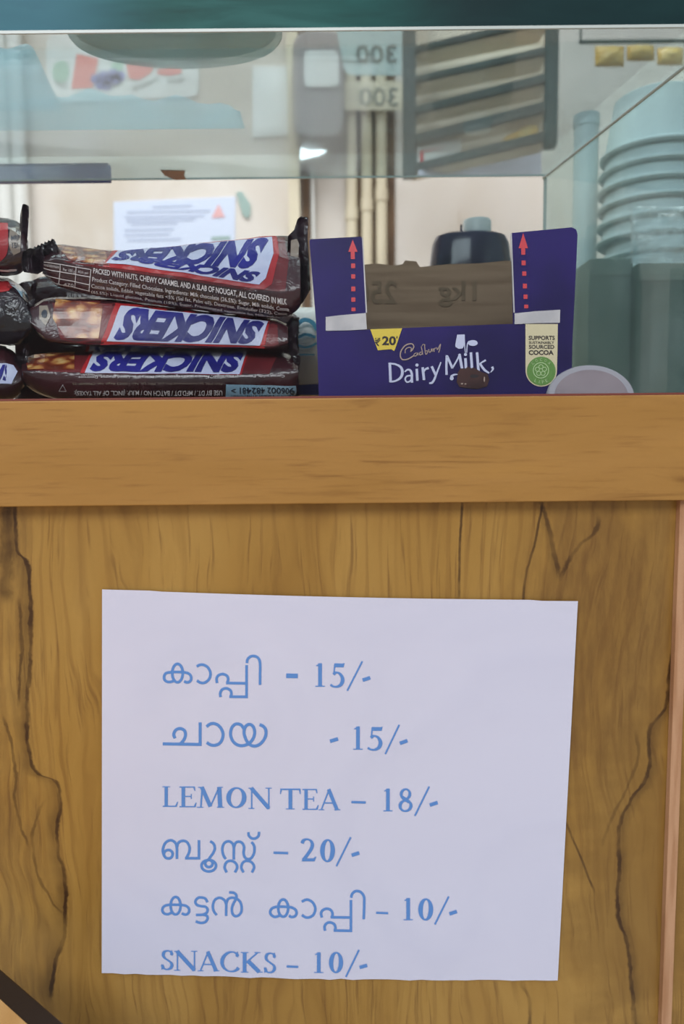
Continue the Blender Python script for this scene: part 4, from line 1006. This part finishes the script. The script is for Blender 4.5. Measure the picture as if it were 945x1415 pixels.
def vpipe(pxc, wpx, lab, mat, y=WY-.02, ptop=-60, pbot=700, group=None, name='wall_pipe', coup=()):
    r = wpx/2/F*(y+.45); p0 = P(pxc, 300, y)
    t = thing(name, lab, 'pipe', (p0.x, y, .9), group)
    MB().tube((p0.x, y, .02), (p0.x, y, 2.78), r, mat, 18).build('tube', t, smooth='auto')
    for cy_ in coup:
        z = P(pxc, cy_, y).z; MB().tube((p0.x, y, z-.012), (p0.x, y, z+.012), r*1.16, mat, 18).build('coupling', t, smooth='auto')
    return t
for i, (px, w_) in enumerate(((486, 15), (507, 15), (527, 15))): vpipe(px, w_, pd[i], M['pipe'], group=PG, coup=((296,), (284,), (270,))[i])
for i, px in enumerate((497, 517, 540)):
    p0 = P(px, 300, WY-.002); g_ = MB().box((p0.x-.006 if i < 2 else p0.x-.008, WY-.006, .05), (p0.x+.006 if i < 2 else p0.x+.008, WY-.0005, 2.7), M['grime']).build('wall_batten')
    tag(g_, ('brown grimy batten between the leftmost and middle cream pipes', 'brown grimy batten between the middle and rightmost cream pipes', 'brown grimy batten right of the stained cream pipe')[i], 'batten', 'battens behind the wall pipes')
p0 = P(424, 300, WY); tr_ = MB().box((p0.x-.008, WY-.012, .05), (p0.x+.006, WY-.0005, 2.7), M['grime']).build('wall_batten')
tag(tr_, 'single dark brown batten on the wall above the bar heap\'s right end', 'batten')
p0 = P(408, 300, WY); tr_ = MB().box((p0.x-.011, WY-.03, .05), (p0.x+.011, WY-.0005, 2.7), M['pipe']).build('cable_trunking')
tag(tr_, 'cream cable trunking running up the wall beside the single dark batten', 'trunking')
vpipe(433, 5, 'thin white conduit running beside the single dark batten', M['whitep'], WY-.012, name='thin_conduit')
vpipe(8, 22, 'white pipe at the far left edge of the back wall', M['whitep'], WY-.03, group='white pipes at the far left', name='white_pipe')
vpipe(30, 20, 'white pipe on the far left of the back wall, with a stained edge', M['whitep'], WY-.03, group='white pipes at the far left', name='white_pipe')
# rack added in place of slanted reflections in the glass top
rk = thing('reflection_rack', 'dark green steel rack with beige boards, added in place of reflections in the glass top', 'rack', tuple(P(570, 240, .92)))
dA, dB = .92, .70
def rp_(px, py):
    k = (px-566)/(746-566); return P(px, py, lerp(dA, dB, k))
beams = [((575, 66), (760, 24)), ((575, 108), (760, 67)), ((575, 151), (760, 105)), ((575, 191), (760, 145)), ((575, 230), (760, 185))]
for (a_, b_), tk in zip(beams, (.008, .008, .011, .014, .012)):
    MB().beam(rp_(*a_), rp_(*b_), tk, .012, M['rackm']).build('beam', rk)
    MB().beam(rp_(*a_)+Vector((0, .012, -.002)), rp_(*b_)+Vector((0, .012, -.002)), .004, .05, M['rackb']).build('shelf_board', rk)
pp = P(566, 100, dA); MB().box((pp.x-.011, dA, P(566, 243, dA).z), (pp.x+.011, dA+.02, P(566, -60, dA).z), M['rackm']).build('post', rk)
pp = rp_(760, 100); MB().box((pp.x-.004, pp.y, rp_(760, 200).z), (pp.x+.012, pp.y+.02, rp_(760, -60).z), M['rackm']).build('post', rk)
def rpb(px, py): return P(px, py, rp_(px, py).y+.068)
MB().prism([rpb(572, 228), rpb(762, 183), rpb(762, 0), rpb(572, 30)], (0, .004, 0), M['rackb']).build('back_board', rk)
def rack_packet(name, lab, cat, q, mat, mat2=None, dy=.01):
    t = thing(name, lab, cat, tuple(rp_(*q[-1])))
    MB().prism([rp_(*p)+Vector((0, dy+.006, 0)) for p in q], (0, .035, 0), mat).build('pack', t, bevel=.003)
    return t
t = rack_packet('tea_packet', 'white packet with a red panel on the rack\'s lowest shelf', 'packet', [(577, 196), (640, 184), (640, 211), (577, 227)], M['whitep'])
MB().prism([rp_(*p)+Vector((0, .0155, 0)) for p in ((581, 204), (632, 196), (612, 212), (581, 219))], (0, .0004, 0), M['redp']).build('red_panel', t)
rack_packet('snack_packet', 'yellow snack packet at the near end of the rack\'s lowest shelf', 'packet', [(700, 182), (735, 165), (748, 166), (748, 184), (702, 195)], M['yellowp'])
# papers under the rack
us = MB().prism([P(x, y, .9) for x, y in ((578, 243), (578, 236), (748, 196), (748, 243))], (0, .003, 0), M['paper']).build('torn_poster')
tag(us, 'torn white poster hanging below the rack\'s lowest shelf', 'poster')

# flavour sign
fs = thing('flavour_sign', 'white fruit flavour sign with rounded corners above the bar heap', 'sign', tuple(P(170, 142, WY)))
def rrect(x0, y0, x1, y1, r, n=5):
    o = []
    for cx, cy_, a0 in ((x1-r, y0+r, -90), (x1-r, y1-r, 0), (x0+r, y1-r, 90), (x0+r, y0+r, 180)):
        for i in range(n+1): t = math.radians(a0+90*i/n); o.append((cx+r*math.cos(t), cy_+r*math.sin(t)))
    return o
sk = lambda x, y: (x, y-(x-65)*.045)
MB().prism([P(*sk(x, y), WY-.004) for x, y in rrect(64, 48, 275, 143, 12)], (0, .0038, 0), M['whitep']).build('board', fs)
fm = MB()
def fw(shape, mat, e=.005): v, f = shape; fm.add([P(*sk(p.x, p.y), WY-e) for p in v], f, mat)
fw(disc(84, 100, 12, 15), M['f_green']); fw(poly((106, 76), (136, 84), (128, 124), (98, 124)), M['f_red'])
for gx, gy in ((132, 112), (142, 108), (150, 114), (138, 120), (148, 122), (156, 106), (160, 114), (166, 110)): fw(disc(gx, gy, 7, 7, 12), M['f_purple'], .0052)
fw(disc(162, 96, 9, 7, 12), M['f_green']); fw(poly((174, 90), (214, 96), (208, 108), (192, 116), (178, 114)), M['f_red']); fw(disc(234, 106, 18, 6, 18), M['f_red'])
for s_, BLq, BRq, TRq, TLq in (('Apple', (76, 116), (92, 124), (93, 119), (78, 110)), ('Mango', (106, 133), (128, 133), (128, 128), (106, 128)), ('Grapes', (148, 128), (170, 122), (169, 116), (147, 122)), ('Strawberry', (184, 132), (220, 119), (219, 111), (183, 125)), ('Orange', (232, 124), (256, 120), (255, 113), (231, 117))):
    fw(text_quad(s_, BLq, BRq, TRq, TLq, .01), M['sign_refl_ink'], .006)
fm.build('printed_design', fs, fixn=False)

# white sheet and grey appliance higher on the wall
ws = MB().prism([P(x, y, WY-.003) for x, y in ((349, 92), (398, 92), (400, 150), (408, 176), (416, 186), (349, 190))], (0, .0028, 0), M['whitep']).build('wall_card')
tag(ws, 'blank white card with a flared lower corner on the wall above the bars', 'card')
gb = thing('water_purifier', 'grey wall appliance with rounded lower corners beside the blank white card', 'appliance', tuple(P(440, 190, WY)))
MB().prism([P(x, y, WY-.10) for x, y in rrect(404, 40, 476, 192, 24)], (0, .095, 0), M['greybox']).build('housing', gb, bevel=.006)
MB().prism([P(x, y, WY-.104) for x, y in rrect(420, 70, 468, 120, 8)], (0, .004, 0), M['whitep']).build('front_panel', gb)
# lit lamp
lp = thing('batten_lamp', 'short lit white batten lamp slanting below the grey appliance', 'lamp', tuple(P(440, 215, .95)))
def sl_(px, py, d): return P(px, py, d)
MB().prism([P(x, y, WY-.04) for x, y in ((414, 224), (414, 204), (437, 192), (471, 192), (458, 208), (442, 217))], (0, .0395, 0), M['whitep']).build('housing', lp)
MB().prism([P(x, y, WY-.042) for x, y in ((416, 219), (416, 205), (438, 194), (468, 194), (456, 206), (441, 213))], (0, .0018, 0), M['lampw']).build('diffuser', lp)
# cards added in place of mirrored figures reflected in the glass
rc = thing('reflection_card', 'pale mint stand-in card for reflected mirrored figures, hanging above the cream pipes', 'card', tuple(P(515, 104, .80)))
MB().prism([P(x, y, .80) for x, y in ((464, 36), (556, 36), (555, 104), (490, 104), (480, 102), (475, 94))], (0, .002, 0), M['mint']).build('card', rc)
g_ = MB(); v_, f_ = text_box('300', 492, 62, 548, 86, .01, True); g_.add([P(p.x, p.y, .7985) for p in v_], f_, M['sign_refl_ink'])
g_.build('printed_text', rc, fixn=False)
v_, f_ = ribbon([(474, 84), (500, 85), (522, 83)], 1.6); MB().add([P(p.x, p.y, .7983) for p in v_], f_, M['sign_refl_ink']).build('reflected_mark', rc, fixn=False)
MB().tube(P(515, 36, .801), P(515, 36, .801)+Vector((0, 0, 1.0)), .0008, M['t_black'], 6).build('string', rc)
rc = thing('reflection_card', 'cream stand-in card for reflected mirrored figures, directly under the mint card', 'card', tuple(P(515, 150, WY-.045)))
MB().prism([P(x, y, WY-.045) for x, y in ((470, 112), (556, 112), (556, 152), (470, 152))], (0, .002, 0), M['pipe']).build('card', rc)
g_ = MB(); v_, f_ = text_box('300', 497, 121, 550, 146, .0, True); g_.add([P(p.x, p.y, WY-.0465) for p in v_], f_, M['sign_refl_ink']); g_.build('printed_text', rc, fixn=False)

# ---- on the case's glass top
zt = zh+th+.0003
def tubeellipse(): pass
tr = thing('oval_tray', 'grey-green frosted oval tray lying on the glass top above the bars', 'tray', tuple(PZ(243, 62, zt)))
tcn = PZ(243, 58, zt); ta = abs(PZ(390, 58, zt).x-tcn.x); tb = PZ(243, 97, zt).y-tcn.y
tm = MB(); tm.lathe((tcn.x, tcn.y, zt), [(ta*.96, 0), (ta, .003), (ta, .02), (ta*.97, .022), (ta*.95, .02), (ta*.94, .005), (.001, .004)], M['tray'], 64, sx=1, sy=tb/ta); tm.build('dish', tr, smooth='auto')
tm = MB(); tm.lathe((tcn.x, tcn.y, zt+.021), [(ta*.97, 0), (ta*1.02, .001), (ta*1.02, .003), (ta*.97, .003)], M['tray'], 64, sx=1, sy=tb/ta); tm.build('rolled_rim', tr, smooth='auto')
# cloudy bags added in place of bluish reflections in the glass top
def bag(name, lab, x0, x1, y0, y1, hgt, mat, seed, cat='bag', n=26, amp=.012, z=None):
    z = zt if z is None else z
    v = []; f = []
    for j in range(n+1):
        for i in range(n+1):
            u, w_ = i/n, j/n; e_ = (min(1, 6*u)*min(1, 6*(1-u))*min(1, 5*w_)*min(1, 5*(1-w_)))**.5
            x = lerp(x0, x1, u); y = lerp(y0, y1, w_)
            hh = hgt*e_*(.7+.6*noise.noise(Vector((x*14+seed, y*14, seed)))+.3*noise.noise(Vector((x*45, y*45, seed))))
            v.append(Vector((x, y, z+.0012+max(0, hh))))
    m_ = len(v)
    for p in list(v): v.append(Vector((p.x, p.y, z+.0004+.0004*(noise.noise(p*40)+1))))
    R = n+1
    for j in range(n):
        for i in range(n):
            a_ = j*R+i; f.append((a_, a_+1, a_+R+1, a_+R)); f.append((a_+m_, a_+R+m_, a_+R+1+m_, a_+1+m_))
    bd = list(range(R))+[j*R+n for j in range(1, R)]+[n*R+i for i in range(n-1, -1, -1)]+[j*R for j in range(n-1, 0, -1)]
    for k in range(len(bd)):
        a_, b_ = bd[k], bd[(k+1) % len(bd)]; f.append((a_, a_+m_, b_+m_, b_))
    o = MB().add(v, f, mat).build(name, smooth=True); tag(o, lab, cat); return o
b0 = PZ(-60, 160, zt); b1 = PZ(345, 200, zt)
bag('reflection_bag', 'large cloudy blue bag added in place of reflections, lying along the rear of the glass top', b0.x, b1.x, PZ(60, 158, zt).y, yb-.053, .022, M['bag'], 4)
b0 = PZ(-70, 120, zt); b1 = PZ(84, 150, zt)
bag('reflection_bag', 'small shiny blue bag added in place of reflections, at the far left front of the glass top', b0.x, b1.x, PZ(10, 112, zt).y, PZ(60, 155, zt).y, .03, M['bag'], 9)
# lilac sheet at the back edge
s0, s1 = PZ(-40, 226, zt+.004), PZ(150, 243, zt+.004)
ls = thing('folded_sheet', 'folded lilac plastic sheet stuck along the rear left edge of the glass top', 'sheet', (s0.x, yb+.003, zh))
zz = zt
zz = zh-.0015
MB().box((s0.x, yb+.0022, zz), (P(152, 235, yb).x, yb+.0042, zz+.0150), M['lilac']).build('sheet', ls, bevel=.0006)
MB().box((s0.x, yb+.0018, zz+.0150), (P(148, 235, yb).x, yb+.0048, zz+.0166), M['lilac_edge']).build('fold', ls)
tp_ = PZ(222, 238, zh-.0012); tq = MB().prism([PZ(x, y, zh-.0014) for x, y in ((222, 236), (256, 237), (254, 243), (257, 248), (244, 249), (228, 243))], (0, 0, .001), M['brown_tape']).build('torn_tape'); tag(tq, 'torn brown tape scrap stuck to the glass top\'s rear edge', 'tape')

# ---- right of the case
zc = z_floor
def carton(name, lab, x0, x1, ytop, d, dep, mat, mat2, parts=True):
    p0, p1 = P(x0, 500, d), P(x1, 500, d); z1 = P((x0+x1)/2, ytop, d).z
    t = thing(name, lab, 'carton', ((p0.x+p1.x)/2, d, zc))
    MB().box((p0.x, d, zc+.0003), (p1.x, d+dep, z1), mat).build('box', t, bevel=.002)
    MB().box((p0.x+.001, d-.0006, z1-.016), (p1.x-.001, d, z1-.001), mat2).build('flap', t)
    return t, z1
t, zA = carton('grey_carton', 'grey-green carton standing right of the glass case beside the dark carton', 812, 872, 356, .27, .12, M['cart_grey'], M['cart_grey'])
t, zB = carton('dark_carton', 'dark green carton at the far right edge, under the stacked cups', 878, 1010, 362, .255, .15, M['cart_dark'], M['cart_grey'])
vt = thing('pale_tube', 'slim pale plastic tube standing just outside the case\'s side pane', 'tube', (P(806, 500, .40).x, .40, zc))
pr_ = 16/F*.85; pz = P(806, 176, .40).z
MB().tube((P(806, 400, .40).x, .40, zc+.0003), (P(806, 400, .40).x, .40, pz), pr_, M['cup'], 24).build('tube', vt, smooth='auto')
MB().tube((P(806, 400, .40).x, .40, pz), (P(806, 400, .40).x, .40, pz+.012), pr_*1.06, M['cup'], 24).build('cap', vt, smooth='auto')
# nested cups on the dark carton
CG = 'paper cups nested in the stack on the dark carton'
cx_ = P(905, 300, .33).x; cr_ = 70/F*.78
z0 = zB+.0006
def cup_bm():
    m_ = MB(); m_.lathe((cx_, .33, z0), [(cr_*.995, .0), (cr_*.93, .012), (cr_*.80, .055), (cr_*.76, .0565), (cr_*.78, .054), (cr_*.90, .012), (cr_*.97, .0005)], M['cup'], 40); return m_
n_c = 8; first = None; gap = .0165
ordn = ['lowest', 'second lowest', 'third from the bottom', 'fourth from the bottom', 'fourth from the top', 'third from the top', 'second from the top', 'topmost']
for i in range(n_c):
    lab = '%s pale upturned paper cup in the nested stack on the dark carton' % ordn[i]
    if i == 0:
        first = thing('paper_cup', lab, 'cup', (cx_, .33, z0), CG)
        cb = cup_bm().build('cup_wall', first, smooth='auto')
        rm_ = MB(); ring_ = [(cr_*1.0, -.0), (cr_*1.045, .0018), (cr_*1.045, .0036), (cr_*1.0, .005)]; rm_.lathe((cx_, .33, z0), ring_, M['cup'], 40); rimo = rm_.build('rolled_rim', first, smooth='auto')
    else:
        c = first.copy(); C.objects.link(c); c.location = (cx_+random.uniform(-.0025, .0025), .33, z0+i*gap); c['label'] = lab
        for ch in (cb, rimo):
            d = ch.copy(); C.objects.link(d); d.parent = c
# crinkled clear packet in front of the cups
ck = MB(); pillow(ck, 872, 286, 985, 364, .235, .012, M['wrapbag'], 8, 24, .002, .011)
ck = ck.build('clear_packet', smooth=True); tag(ck, 'crinkled shiny clear plastic packet in front of the dark carton, at the far right', 'packet')
# yellow snack packs hung high on the right
hk = thing('hanging_rail', 'slim dark rail near the back wall carrying the yellow snack packets', 'rail', tuple(P(880, 62, .8)))
MB().tube(P(800, 58, .80), Vector((1.895, .80, P(800, 58, .80).z)), .003, M['rackm'], 10).build('rod', hk)
MB().tube(P(802, 58, .80), Vector((P(802, 58, .80).x, .80, 2.8)), .002, M['rackm'], 8).build('hanger', hk)
for i, (x0, x1, y0, y1) in enumerate(((822, 862, 64, 92), (866, 904, 63, 84), (908, 944, 66, 90))):
    t = thing('snack_packet', ('leftmost', 'middle', 'rightmost')[i]+' of the yellow snack packets hanging from the dark rail', 'packet', tuple(P(x0, y1, .8)), 'yellow packets on the hanging rail')
    pillow(MB(), x0, y0, x1, y1, .80, .012, M['yellowp'], i+2).build('pouch', t, smooth=True)

# ------------------------------------------------------------------ table corner at the lower left
zt2 = ZT-.335
tb_ = thing('cafe_table', 'black-edged light wood table, its corner at the photo\'s lower left', 'table', (-.5, -.35, 0))
e0, e1 = PZ(-6, 1377, zt2), PZ(42, 1421, zt2); o0_, o1_ = PZ(-4, 1333, zt2), PZ(99, 1419, zt2)
d_ = (e1-e0).normalized(); nrm2 = Vector((-d_.y, d_.x, 0))
if nrm2.y < 0: nrm2 = -nrm2
def tpt(a_, b_): return e0+d_*a_+nrm2*b_
rimw = (o0_-e0).dot(nrm2)
La, Lb = -.10, .045
for s_ in (0,):
    # rotated rectangular top: far edge lies along d_, body extends towards the viewer
    w0, w1 = -.028, .36
    q_ = [tpt(w0, rimw), tpt(w1, rimw), tpt(w1, -.46), tpt(w0, -.46)]
    MB().prism(q_, (0, 0, -.025), M['t_black']).build('edge_frame', tb_, bevel=.002)
    q_ = [tpt(w0+rimw*.2, 0), tpt(w1-rimw, 0), tpt(w1-rimw, -.46+rimw), tpt(w0+rimw*.2, -.46+rimw)]
    MB().prism([p+Vector((0, 0, .0008)) for p in q_], (0, 0, -.002), M['t_wood']).build('table_top', tb_)
    for ax_, bx_ in ((w0+.05, rimw-.05), (w1-.05, rimw-.05), (w1-.05, -.41), (w0+.05, -.41)):
        p = tpt(ax_, bx_); MB().tube((p.x, p.y, 0), (p.x, p.y, zt2-.025), .016, M['t_black'], 16).build('leg', tb_, smooth='auto')
